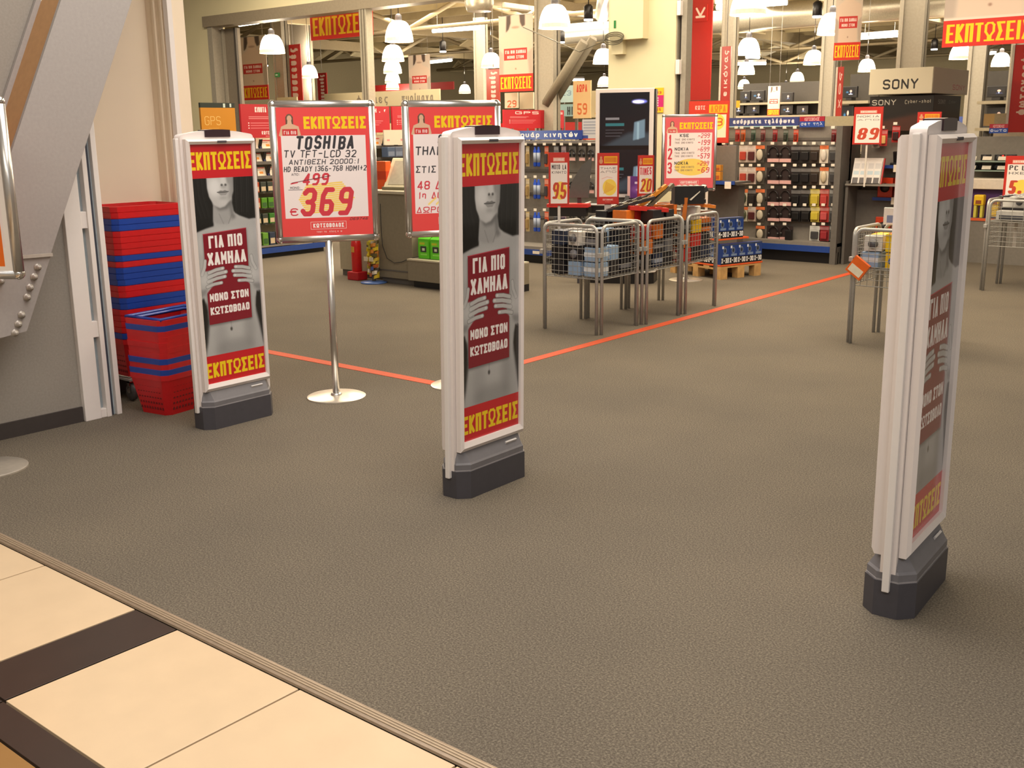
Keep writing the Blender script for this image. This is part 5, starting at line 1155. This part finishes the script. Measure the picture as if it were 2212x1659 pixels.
# ------------------------------------------------------------------ service counter with touch monitor, cable, bench
a0 = yq(817, 500, 7.8)[0]; a1 = yq(889, 500, 7.8)[0]
t = thing('service_counter', 'grey service counter carrying a touch monitor beside the low bench', 'counter', (a0, 7.8, 0))
CW = a1 - a0
obj('front_panel', MB().box(0, 0, .06, CW, .5, .93), M('counter_grey', (136, 126, 106), .6), t); obj('kick_plate', MB().box(.01, .03, 0, CW, .5, .06), SHELFD, t)
obj('counter_top', MB().box(-.02, -.03, .93, CW + .02, .52, .96, bev=.005), M('counter_top', (190, 180, 158), .4), t)
obj('plinth_line', MB().box(0, -.006, .13, CW, 0, .145), SHELFD, t)
b0 = yq(735, 560, 7.95)[0]
t = thing('counter_wing', 'pale grey counter wing behind the television offer sign', 'counter', (b0, 7.95, 0))
obj('front_panel', MB().box(0, 0, .07, a0 - b0 - .02, .4, .90), M('counter_pale', (178, 168, 142), .6), t); obj('counter_top', MB().box(-.02, -.02, .90, a0 - b0 - .02, .42, .93), M('counter_top'), t); obj('kick_plate', MB().box(0, .03, 0, a0 - b0 - .02, .4, .07), SHELFD, t)
c1_ = yq(1075, 600, 7.75)[0]
t = thing('low_bench', 'low grey bench holding the green display boxes', 'bench', (a1 + .01, 7.72, 0))
obj('bench_body', MB().box(0, 0, .07, c1_ - a1, .5, .275), M('counter_grey'), t); obj('bench_top', MB().box(-.0, -.012, .275, c1_ - a1, .5, .29), M('counter_top'), t); obj('kick_plate', MB().box(.03, .05, 0, c1_ - a1, .5, .07), BLACK, t)
t = thing('tall_cabinet', 'grey cabinet standing behind the low bench', 'cabinet', (a1 + .03, 8.3, 0)); obj('cabinet_body', MB().box(0, 0, 0, .5, .4, .9), M('counter_grey'), t); obj('cabinet_top', MB().box(-.01, -.01, .9, .51, .41, .92), M('counter_top'), t)
mq = yq(858, 408, 7.9)
t = thing('touch_monitor', 'cream touch monitor tilted back on the service counter', 'monitor', (mq[0] + .02, 7.98, .962), rad(10))
T_ = Matrix.Rotation(rad(-32), 4, 'X')
obj('bezel', MB().box(-.26, -.02, 0, .26, .035, .37, bev=.012).xf(T_), M('monitor_cream', (222, 212, 180), .45), t); obj('screen', MB().box(-.21, -.024, .05, .21, -.018, .33).xf(T_), M('screen_haze', (186, 178, 160), .3), t); obj('foot', MB().box(-.2, .0, 0, .2, .22, .02), DKGREY, t)
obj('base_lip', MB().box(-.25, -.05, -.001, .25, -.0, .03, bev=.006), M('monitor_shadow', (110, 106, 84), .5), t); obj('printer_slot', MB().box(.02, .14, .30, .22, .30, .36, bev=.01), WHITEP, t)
p = yq(823, 408, 7.95); pack('bright orange carton standing left of the touch monitor', (p[0], 8.0, .962), (.12, .10, .29), (0, 0, .2), (236, 92, 30), (200, 60, 20), 3)
mb = MB(); p0, p1, p2, p3 = yq(823, 470, 7.76), yq(836, 560, 7.76), yq(862, 568, 7.76), yq(902, 556, 7.71)
mb.tube([tuple(yq(*q, 7.775)) for q in ((821, 440), (823, 490), (826, 530), (836, 558), (852, 568), (868, 566), (886, 558), (905, 555))], .004, 5)
tag(obj('power_cable', mb, BLACK), 'black cable drooping across the grey service counter', 'cable')
for k in range(2):
    p = yq(904 + 26 * k, 556, 7.8)
    t = thing('display_box', ('green slanted display box on the bench, nearer the service counter', 'green slanted display box on the bench, partly behind the entrance gate')[k], 'display box', (p[0], 7.80, .292), rad(4))
    cgx = Cv(140, 160, (92, 196, 30)); cgx.box(.1, .1, .9, .4, (110, 210, 50)); cgx.box(.2, .36, .75, .68, (50, 60, 50)); cgx.box(.36, .46, .6, .6, (210, 210, 190)); cgx.box(.12, .16, .6, .28, (190, 200, 40)); cgx.box(.2, .76, .8, .84, (140, 216, 90))
    obj('box_body', MB().prism([(0, 0), (.16, 0), (.16, .36), (.04, .22), (0, .20)], .15, 'x', 0), M('lime_card', (84, 190, 26), .5), t); obj('front_print', MB().card(.004, .004, .146, .196, -.004, .003), cgx.mat('lime_print_%d' % k), t)
    for j in range(3): obj('leaflet', MB().obox((.075, .06 + .03 * j, .24 + .04 * j), (.05, 0, 0), (0, .003, 0), (0, .012, .05)), plain((206, 210, 196)), t)
# ------------------------------------------------------------------ fire extinguisher and sweet stand
p = zq(765, 605)
t = thing('fire_extinguisher', 'red fire extinguisher standing on a red foot beside the counter wing', 'fire extinguisher', (p[0], p[1] + .05, 0))
obj('foot', MB().box(-.085, -.07, 0, .085, .07, .09, bev=.01), RED, t); obj('cylinder', MB().lathe([(.05, .09), (.055, .10), (.055, .38), (.045, .44), (.02, .47), (.018, .49)], 14), M('extinguisher_red', (206, 30, 30), .25), t)
obj('valve', MB().box(-.015, -.03, .48, .015, .05, .51, bev=.004), BLACK, t); obj('hose', MB().tube([(0, .04, .50), (-.05, .05, .46), (-.075, .03, .34), (-.07, .0, .22)], .010, 6), BLACK, t); obj('label', MB().box(-.02, -.058, .30, .022, -.05, .36), plain((216, 160, 70)), t)
p = zq(808, 611)
t = thing('sweet_stand', 'slim stand of wrapped sweets on a blue round foot', 'stand', (p[0], p[1] + .0, 0))
obj('foot', MB().lathe([(.14, 0), (.14, .012), (.05, .022)], 20), M('foot_blue', (70, 100, 160), .4), t); obj('post', MB().tube([(0, 0, .02), (0, 0, .44)], .02, 8), plain((120, 110, 90)), t)
for i in range(44):
    a = i * 2.4; z = .07 + i * .0085
    c = random.choice([(206, 176, 40), (190, 170, 60), (70, 60, 50), (60, 80, 140), (170, 90, 40), (220, 210, 190)]) if z < .26 else random.choice([(216, 190, 40), (160, 150, 50), (190, 120, 40), (90, 80, 40)])
    obj('sweet', MB().obox((.045 * math.cos(a), .045 * math.sin(a), z), (.02 * math.cos(a + .6), .02 * math.sin(a + .6), .006), (-.014 * math.sin(a), .014 * math.cos(a), 0), (0, .003, .018)), plain(c, .3), t)
for s in (-1, 1): obj('tag', MB().box(s * .04 - .03, -.068, .235, s * .04 + .03, -.064, .28), plain((216, 204, 176)), t)
# ------------------------------------------------------------------ pendant lamps (each gives its own glow)
LZ = 2.96
dome = None; DD = .222
def pendant(label, p, r=DD, top=4.45):
    global dome
    t = thing('pendant_lamp', label, 'lamp', p, 0, 'dome pendant lamps')
    if dome is None:
        prof = [(r * .30, .84), (r * .48, .80), (r * .64, .70), (r * .78, .52), (r * .88, .32), (r * .95, .10), (r * .97, .0)]
        prof = [(a, z * r * 1.35) for a, z in prof]
        n = 24; mb = MB(); rg = []
        for a, z in prof: rg.append([mb.bm.verts.new((a * math.cos(k * 2 * PI / n), a * math.sin(k * 2 * PI / n), z)) for k in range(n)])
        for A, B in zip(rg[:-1], rg[1:]):
            for k in range(n): mb.bm.faces.new([A[k], B[k], B[(k + 1) % n], A[(k + 1) % n]]).smooth = True
        s1 = obj('shade', mb, DOMEG, t)
        mb = MB(); rg = []
        for a, z in ((r * .97, 0), (r * 1.0, -.055), (r * .98, -.057), (r * .95, 0)): rg.append([mb.bm.verts.new((a * math.cos(k * 2 * PI / n), a * math.sin(k * 2 * PI / n), z)) for k in range(n)])
        for A, B in zip(rg, rg[1:] + rg[:1]):
            for k in range(n): mb.bm.faces.new([A[k], B[k], B[(k + 1) % n], A[(k + 1) % n]])
        s2 = obj('rim', mb, DOMER, t)
        s3 = obj('bulb', MB().ball((0, 0, r * .55), .05, .05, .08), M('bulb_glow', (255, 250, 235), .4, emit=12), t)
        s4 = obj('lamp_cap', MB().lathe([(.05, r * 1.12), (.055, r * 1.16), (.05, r * 1.5), (.02, r * 1.6)], 12), DKGREY, t)
        s5 = obj('cord', MB().tube([(0, 0, r * 1.6), (0, 0, 4.705 - LZ)], .006, 5), BLACK, t)
        dome = [('shade', s1.data), ('rim', s2.data), ('bulb', s3.data), ('lamp_cap', s4.data), ('cord', s5.data)]
    else:
        for n_, me in dome: link(n_, me, t)
    return t
LZ = 2.96
for (px, py, where) in ((588, 108, 'in front of the dark folding panel, over the gold board'), (862, 82, 'largest and nearest of the lamp column right of the shutter post'), (849, 126, 'second of the lamp column right of the shutter post'), (848, 153, 'third of the lamp column right of the shutter post'), (848, 175, 'fourth of the lamp column right of the shutter post'), (848, 190, 'last and lowest of the lamp column right of the shutter post'), (668, 163, 'beside the narrow red banner over the television offer sign'), (1198, 52, 'bright, left of the cream column at the top'), (1061, 140, 'behind the hanging sale banner left of the steel column'), (1004, 198, 'low and far, above the instalment sign'), (1303, 132, 'half hidden by the cream column, upper of two'), (1305, 183, 'half hidden by the cream column, lower of two'), (1616, 22, 'cut by the top of the picture beside the wide red banner'), (1617, 112, 'under the fluorescent tube beside the wide red banner'), (1612, 156, 'second below the tube beside the wide red banner'), (1607, 188, 'third and lowest below the tube beside the wide red banner'), (1722, 174, 'small, upper of two over the blue telephone header'), (1697, 194, 'small, lower of two over the blue telephone header'), (1757, 134, 'left of the narrow sale banner, lower one'), (1797, 66, 'beside the narrow sale banner, high and close'), (1872, 150, 'just left of the white canopy'), (2074, 122, 'right of the white canopy, under the big sale banner'), (2162, 138, 'near the picture edge under the big sale banner'), (1125, 168, 'tiny, behind the sale banner by the steel column')):
    p = zq(px, py, LZ); o = pendant('white dome pendant lamp ' + where, p)
    l = bpy.data.lights.new('bulb_light', 'POINT'); l.energy = 55; l.color = WARM; l.shadow_soft_size = .14; lo = bpy.data.objects.new('bulb_light', l); COL.objects.link(lo); lo.parent = o; lo.location = (0, 0, -.2)
    if p[1] > 11.5:
        lu = lo.copy(); lu.data = l.copy(); lu.data.energy = 60; COL.objects.link(lu); lu.parent = o; lu.location = (0, 0, .62)  # extra light added above the shade to brighten the ceiling
# fluorescent tubes
def tube(label, p, q, z):
    a, c = zq(*p, z), zq(*q, z); a, c = Vector(a), Vector(c); m_ = (a + c) / 2
    t = thing('tube_light', label, 'lamp', m_, 0, 'fluorescent tubes')
    obj('tube', MB().tube([tuple(a - m_), tuple(c - m_)], .045, 8), GLOWW, t)
    d = (c - a).normalized(); s = Vector((-d.y, d.x, 0)) * .09
    obj('housing', MB().obox((0, 0, .085), (c - a) / 2, s, (0, 0, .035)), WHITEP, t)
    for k in (-.4, .4): obj('hanger', MB().tube([tuple((c - a) * k + Vector((0, 0, .11))), tuple((c - a) * k + Vector((0, 0, 4.6 - z)))], .006, 4), STEEL, t)
for lab, p, q, z in (('long lit tube right of the lamp column near the ceiling', (935, 67), (1035, 60), 3.9), ('lit tube below the long one, above the grey sign band', (905, 137), (975, 130), 3.9), ('lit tube behind the top cut lamp, beside the wide red banner', (1548, 16), (1700, 5), 3.6), ('lit tube low behind the lamps beside the wide red banner', (1570, 139), (1655, 137), 3.6), ('lit tube between narrow sale banner and grey column', (1860, 82), (1940, 76), 3.8), ('lit tube under the big sale banner', (2090, 121), (2150, 114), 3.8), ('short lit tube at the top by the dark folding panel', (517, 52), (558, 46), 3.5), ('lit strip beside the shutter header', (572, 42), (608, 34), 3.7), ('far lit tube behind the slanting brace', (1221, 173), (1262, 172), 3.7), ('lit tube behind the lamp right of the column base', (1640, 124), (1612, 123), 3.8)):
    tube(lab, p, q, z)
for k, (px, py) in enumerate(((1271, 45), (1212, 93), (957, 113), (573, 143), (575, 183), (2018, 108), (1765, 38))):
    p = zq(px, py, 3.6)
    t = thing('spot_light', 'small black ceiling spot, ' + ('near the cream column top', 'above the slanting brace', 'between the two long tubes', 'beside the far sale banner, upper', 'beside the far sale banner, lower', 'left end of the big sale banner', 'left of the narrow sale banner')[k], 'lamp', p, 0, 'ceiling spots')
    obj('can', MB().lathe([(.09, .03), (.09, .26), (.05, .3)], 12), BLACK, t); obj('lens', MB().lathe([(.085, 0), (.088, .03)], 12), SPOTG, t); obj('stem', MB().tube([(0, 0, .3), (0, 0, 1.1)], .01, 5), BLACK, t)
# ------------------------------------------------------------------ hanging sale banners
def banner_print(bv=.77):
    cv = Cv(260, 590, (222, 208, 194)); T = (1, .88, .78)
    cv.box(0, 0, 1, .78, (206, 190, 176))
    cv.poly([(.30, 0), (.72, 0), (.70, .12), (.62, .18), (.40, .18), (.32, .12)], (214, 190, 172), 1, 3); cv.poly([(.24, 0), (.36, 0), (.36, .10), (.30, .18), (.22, .22)], (80, 66, 60), 1, 3); cv.poly([(.62, 0), (.78, 0), (.78, .14), (.70, .16), (.64, .10)], (86, 72, 66), 1, 3)
    cv.poly([(.40, .16), (.62, .16), (.66, .22), (.94, .28), (.99, .44), (.9, .50), (.84, .50), (.84, .78), (.14, .78), (.16, .50), (.06, .46), (.04, .30), (.34, .22)], (216, 192, 174), 1, 4)
    cv.poly([(.84, .5), (.99, .44), (1, .78), (.9, .78)], (176, 160, 148), .8, 4); cv.poly([(.0, .44), (.14, .5), (.12, .78), (0, .78)], (176, 160, 148), .8, 4); cv.ell(.5, .16, .12, .015, (150, 120, 104), .7, 4); cv.ell(.5, .70, .02, .012, (150, 116, 100), .9, 2)
    cv.box(.15, .43, .84, .585, (196, 52, 48)); cv.text('ΓΙΑ ΠΙΟ ΧΑΜΗΛΑ', .19, .455, .80, .50, (240, 220, 214), .2); cv.text('ΜΟΝΟ ΣΤΟΝ', .25, .525, .74, .565, (240, 220, 214), .2)
    cv.box(0, bv, 1, 1, (206, 40, 26)); cv.text(SALE, .04, bv + .15 * (1 - bv), .96, 1 - .15 * (1 - bv), (244, 200, 10), .2, heavy=True)
    return cv.mat('banner_print_%d' % (bv * 100), .5)
BP, BP2 = banner_print(), banner_print(.80)
def banner(label, tl, br, Y, ratio=2.27, rz=0.0, pm=None):
    """Bottom edge and width from the picture; full banner height follows from RATIO."""
    a, c = yq(tl, br[1], Y), yq(br[0], br[1], Y); W_ = c[0] - a[0]; z0 = a[2]; H_ = yq(tl, br[1] - (br[0] - tl) * ratio, Y)[2] - z0
    t = thing('hanging_banner', label, 'banner', ((a[0] + c[0]) / 2, Y, z0), rz)
    h = W_ / 2 / max(.2, math.cos(rz))
    obj('sheet', MB().card(-h, 0, h, H_, 0, .006), pm or BP, t); obj('sheet_back', MB().card(-h, 0, h, H_, 0, .006).xf(Matrix.Translation((0, .0145, 0)) @ Matrix.Rotation(PI, 4, 'Z')), pm or BP, t)
    obj('top_bar', MB().tube([(-h, .008, H_), (h, .008, H_)], .012, 6), ALU, t)
    for s in (-1, 1): obj('wire', MB().tube([(s * h * .8, .008, H_), (s * h * .8, .008, max(H_ + .05, 4.71 - z0))], .004, 4), STEEL, t)
    return t
banner('hanging sale banner behind the shutter post, cut by the top of the picture', 672, (806, 88), 11.6, 2.16, 0, BP2)
banner('big hanging sale banner cut by the top corner of the picture', 2034, (2232, 103), 11.6, 1.46, 0, BP2)
banner('hanging sale banner of the woman left of the steel column', 1079, (1151, 199), 15.2)
banner('hanging sale banner beside the dark folding panel', 521, (581, 217), 16.5)
banner('narrow hanging sale banner turned aside above the phone island', 1803, (1853, 131), 13.9, 3.3, rad(18))
banner('tiny far sale banner over the grey sign band', 885, (931, 224), 24)
banner('tiny pale sale banner over the cordless telephones header', 1657, (1683, 250), 20, 2.4)
banner('tiny pale sale banner left of the white canopy', 1846, (1868, 232), 20, 2.6)
def vbanner(label, l, rr, top, bot, Y, txt, name, col=(190, 34, 36), tcol=(226, 206, 200), ty=(.1, .95), vr=(.2, .84)):
    a, c = yq(l, bot, Y), yq(rr, bot, Y); z1 = yq(l, top, Y)[2] if top > -1 else 4.3
    W_, H_ = c[0] - a[0], z1 - a[2]; n = max(100, int(100 * H_ / W_))
    cv = Cv(n, 100, col); cv.text(txt, ty[0], vr[0], ty[1], vr[1], tcol, .17); cv.a = np.rot90(cv.a, 1).copy(); cv.w, cv.h = 100, n
    t = thing('vertical_banner', label, 'banner', (a[0], Y, a[2]))
    obj('sheet', MB().card(0, 0, W_, H_, 0, .02), cv.mat(name, .35), t); obj('edge_strip', MB().box(-.03, -.005, 0, 0, .025, H_), plain((210, 200, 190)), t); obj('hanger', MB().tube([(W_ / 2, .01, H_), (W_ / 2, .01, max(H_ + .1, 4.71 - a[2]))], .008, 4), STEEL, t)
vbanner('red vertical banner with white lettering beside the green exit sign', 623, 655, 97, 224, 17.2, 'συσκευές', 'vb_a')
vbanner('narrow far red vertical banner right of the lettered one', 688, 708, 158, 226, 22, 'συσκευές', 'vb_b', (170, 30, 32))
vbanner('red vertical banner behind the hanging banner of the woman', 1052, 1080, 150, 240, 16.8, 'συσκευές', 'vb_c', (176, 60, 44))
vbanner('wide glossy red vertical banner beside the cream column', 1487, 1533, -5, 217, 12.6, 'πυσμεγέθη Κ', 'vb_d', (176, 36, 30), (220, 200, 190), (1.05, 1.9))
vbanner('narrower red vertical banner next to the wide glossy one', 1556, 1575, 101, 220, 14.5, 'εικόνας', 'vb_e', (176, 44, 36))
vbanner('red vertical banner lettered in white at the picture edge', 2176, 2232, 98, 286, 14.6, 'φωτογραφικές', 'vb_f', (190, 34, 30), (226, 196, 180), (.2, 1.16), (.26, .70))
vbanner('thin red vertical banner left of the white canopy', 1803, 1815, 145, 275, 15.8, 'ήχος', 'vb_g', (176, 50, 40))
# letter K at the foot of the picture's top edge on the wide banner
p = yq(1512, 28, 12.58); ck = Cv(60, 60, (176, 36, 30)); ck.text('Κ', .2, .15, .85, .85, (226, 210, 204), .2); ck.a = np.rot90(ck.a, 1).copy()
wb = [o for o in bpy.data.objects if o.get('label', '').startswith('wide glossy red')][0]
w0 = wb.location
obj('letter_panel', MB().card(p[0] - .10 - w0.x, p[2] - .10 - w0.z, p[0] + .10 - w0.x, p[2] + .10 - w0.z, 12.592 - w0.y, .006), ck.mat('letter_print', .35), wb)
# exit sign, grey aisle band, far boards
p = yq(601, 162, 17.0); ce_ = Cv(80, 50, (40, 120, 60)); ce_.poly([(.55, .3), (.85, .5), (.55, .7)], (220, 240, 220)); ce_.box(.2, .42, .56, .58, (220, 240, 220))
tag(obj('exit_sign', MB().card(p[0] - .07, p[2] - .05, p[0] + .07, p[2] + .05, 16.95, .04), ce_.mat('exit_print', .4, emit=.2)), 'small green exit sign on the grey column beside the red vertical banner', 'sign')
def board(label, l, rr, top, bot, Y, col, texts, name, rough=.5):
    a, c = yq(l, top, Y), yq(rr, top, Y); zb_ = yq(l, bot, Y)[2]; W_ = c[0] - a[0]; H_ = a[2] - zb_
    n = int(min(700, max(60, 70 * W_ / H_))); cv = Cv(n, 70, col)
    for (s_, u0, v0, u1, v1, tc, th) in texts: cv.text(s_, u0, v0, u1, v1, tc, th)
    t = thing('sign_board', label, 'sign', (a[0], Y, zb_))
    obj('board', MB().card(0, 0, W_, H_, 0, .03), cv.mat(name, rough), t); obj('support', MB().box(W_ * .45, .03, -zb_, W_ * .5, .06, H_ * .5), SHELFD, t)
    return t
board('long grey aisle board lettered for moulds and ovenware behind the red boards', 700, 950, 203, 234, 20, (176, 166, 136), [('φόρμες', .30, .2, .58, .95, (110, 100, 86), .12), ('πυρίμαχα', .69, .2, .95, .95, (110, 100, 86), .12)], 'aisle_print')
board('cream panel standing over the red boards beside the first framed sign', 598, 641, 211, 229, 16, (206, 196, 164), [], 'cream_print')
board('red far board above the long grey aisle board', 800, 980, 185, 201, 26, (170, 36, 34), [], 'far_red_print')
board('pale blue far board beside the slanting brace', 1196, 1238, 186, 222, 16.9, (176, 206, 214), [('123', .2, .3, .9, .6, (110, 140, 170), .15)], 'pale_blue_print')
board('tan price board with red numerals beside the display kiosk', 1238, 1276, 175, 256, 16, (206, 176, 130), [('ΔΩΡΑ', .2, .1, .8, .3, (190, 60, 40), .2), ('59', .25, .6, .8, .9, (190, 90, 40), .16)], 'tan_print')
board('white price board with red digits under the woman banner', 1090, 1118, 201, 234, 15.6, (216, 206, 186), [('29', .2, .5, .9, .95, (206, 90, 50), .16)], 'white_digit_print')
board('white panel beside the digits board under the woman banner', 1122, 1152, 200, 236, 15.8, (216, 210, 188), [], 'white_panel_print')
board('icy blue shelf board below the pale blue far board', 1196, 1296, 226, 252, 16.5, (150, 190, 200), [('ΗΙΜΑ', .3, .2, .6, .9, (50, 60, 66), .18)], 'icy_print')
board('tan poster with yellow foot beside the display kiosk', 1277, 1298, 196, 254, 15.2, (200, 186, 150), [('δωρ', .2, .8, .8, .9, (220, 150, 40), .2)], 'tan_poster_print')
board('yellow card under the far lamps beside the wide red banner', 1576, 1597, 218, 233, 18, (216, 160, 40), [], 'yellow_print')
board('tan offer board in front of a far television at the picture edge', 2126, 2158, 246, 272, 15.5, (190, 160, 110), [], 'tan_offer_print')
# ------------------------------------------------------------------ far televisions on shelves
tvp = []
for k in range(2):
    cv = Cv(160, 100, (14, 14, 18)); cv.ell(.62, .40, .12, .20, (206, 160, 140), 1, 2); cv.poly([(.40, 1), (.48, .70), (.62, .62), (.82, .72), (.9, 1)], (30, 36, 60), 1, 2); cv.poly([(.56, .64), (.66, .64), (.62, .95)], (180, 200, 230), 1, 1)
    if k: cv.ell(.25, .55, .14, .14, (60, 120, 170), .8, 6); cv.box(.4, .85, .8, .93, (220, 220, 230))
    tvp.append(cv.mat('tv_picture_%d' % k, .3, emit=1.3))
tv_me = {}
def tv(label, l, rr, top, bot, Y, k=0):
    a, c = yq(l, bot, Y), yq(rr, bot, Y); W_ = c[0] - a[0]; H_ = yq(l, top, Y)[2] - a[2]
    t = thing('television', label, 'television', ((a[0] + c[0]) / 2, Y, a[2]))
    obj('bezel', MB().box(-W_ / 2, 0, 0, W_ / 2, .08, H_, bev=.012), BLACK, t); obj('screen', MB().card(-W_ / 2 + .04, .05, W_ / 2 - .04, H_ - .04, -.004, .004), tvp[k], t); obj('foot', MB().box(-W_ * .2, -.04, -.04, W_ * .2, .16, 0), BLACK, t)
def tv_rack(label, l, rr, Y, levels):
    a, c = yq(l, 250, Y), yq(rr, 250, Y); t = thing('television_rack', label, 'shelf unit', (a[0], Y, 0)); W_ = c[0] - a[0]
    obj('back_panel', MB().box(0, .35, 0, W_, .4, levels[0] + .42), M('rack_dark', (58, 54, 50), .6), t)
    for z in levels: obj('shelf_board', MB().box(0, -.1, z - .09, W_, .35, z - .042), M('rack_board', (150, 140, 118), .5), t)
    return t
def zpy(px, py, Y): return yq(px, py, Y)[2]
L1 = [zpy(1640, 218, 24), zpy(1640, 246, 24)]
tv_rack('dark far rack of televisions above the cordless telephones header', 1588, 1802, 24, L1)
for k, (l, rr, top, bot) in enumerate(((1598, 1620, 197, 218), (1622, 1650, 196, 218), (1688, 1712, 200, 220), (1580, 1606, 226, 246), (1612, 1640, 226, 246), (1686, 1712, 227, 247), (1720, 1745, 228, 247))):
    tv('far television ' + ('upper row, first', 'upper row, second, showing a face', 'upper row, right of the tiny pale banner', 'lower row, first', 'lower row, second', 'lower row, third', 'lower row, last')[k] + ' above the telephones header', l, rr, top, bot, 24, k % 2)
L2 = [zpy(2140, 212, 18), zpy(2140, 270, 18)]
tv_rack('dark rack of televisions near the picture edge', 2112, 2190, 18, L2)
for k, (l, rr, top, bot) in enumerate(((2130, 2176, 186, 211), (2128, 2175, 232, 269))): tv('television showing a man in a suit, %s of the rack near the picture edge' % ('upper', 'lower')[k], l, rr, top, bot, 18, k)
L3 = [zpy(1830, 213, 18.5), zpy(1830, 270, 18.5)]
tv_rack('dark rack of televisions left of the white canopy', 1815, 1878, 18.5, L3)
for k, (l, rr, top, bot) in enumerate(((1820, 1850, 187, 212), (1814, 1842, 228, 268))): tv('television with bluish picture, %s one left of the white canopy' % ('upper', 'lower')[k], l, rr, top, bot, 18.5, 1)
# ------------------------------------------------------------------ far gondolas filling the hall
def gondola(label, x, y, ln, rz, h=1.5, head=(188, 40, 40), seed=0):
    rs = random.Random(seed); t = thing('gondola', label, 'shelf unit', (x, y, 0), rz)
    obj('spine', MB().box(0, -.02, 0, ln, .02, h), M('ivory_back', (206, 196, 170), .6), t); obj('base', MB().box(0, -.38, 0, ln, .38, .14), SHELFD, t)
    for z in (.5, .85, 1.18): obj('shelf_board', MB().box(0, -.33, z, ln, .33, z + .025), SHELFG, t)
    obj('header_strip', MB().box(0, -.03, h, ln, .03, h + .2), plain(head), t)
    for c in ((200, 190, 176), (60, 60, 66), (150, 60, 50), (80, 100, 150), (176, 160, 110)):
        mb = MB()
        for z in (.14, .525, .875, 1.205):
            for k in range(int(ln * 2)):
                if rs.random() < .30:
                    u = rs.uniform(.05, ln - .3); mb.box(u, -.3, z, u + rs.uniform(.12, .26), -.08, z + rs.uniform(.14, .27))
        if len(mb.bm.verts):
            o = obj('goods', mb, plain(c), t); o['kind'] = 'stuff'
for k, (x, y, ln, rz, hd, lab) in enumerate(((-15.8, 13.6, 3.6, 0, (176, 166, 136), 'far gondola with ivory strip behind the red header boards'), (-15, 17.5, 5, 0, (188, 40, 40), 'far gondola with red strip behind the aisle board'), (-21, 15.5, 4.5, 0, (188, 60, 40), 'far gondola with red strip beyond the gold board'), (-22, 22, 6, 0, (60, 80, 150), 'far gondola with blue strip deep in the hall behind the lamp column'), (-12.8, 21, 5, 0, (188, 40, 40), 'far gondola with red strip behind the woman banner'), (-9.6, 16.2, 3, 0, (150, 190, 200), 'gondola with icy strip behind the cream column'), (-9.4, 19.5, 5, 0, (60, 80, 150), 'far gondola with blue strip behind the headset wall'), (-7.0, 15.2, 1.6, 0, (176, 166, 136), 'gondola with ivory strip just behind the headset wall'), (-14, 28, 7, 0, (188, 40, 40), 'far gondola with red strip deep behind the television rack'), (-4.3, 15.4, 2.2, 0, (176, 166, 136), 'gondola with ivory strip behind the camera counter'), (-18, 30, 6, 0, (176, 166, 136), 'farthest gondola with ivory strip under the low lamps'), (-26, 27, 6, 0, (188, 40, 40), 'farthest gondola with red strip beyond the aisle board'))):
    gondola(lab, x, y, ln, rz, 1.5, hd, k)
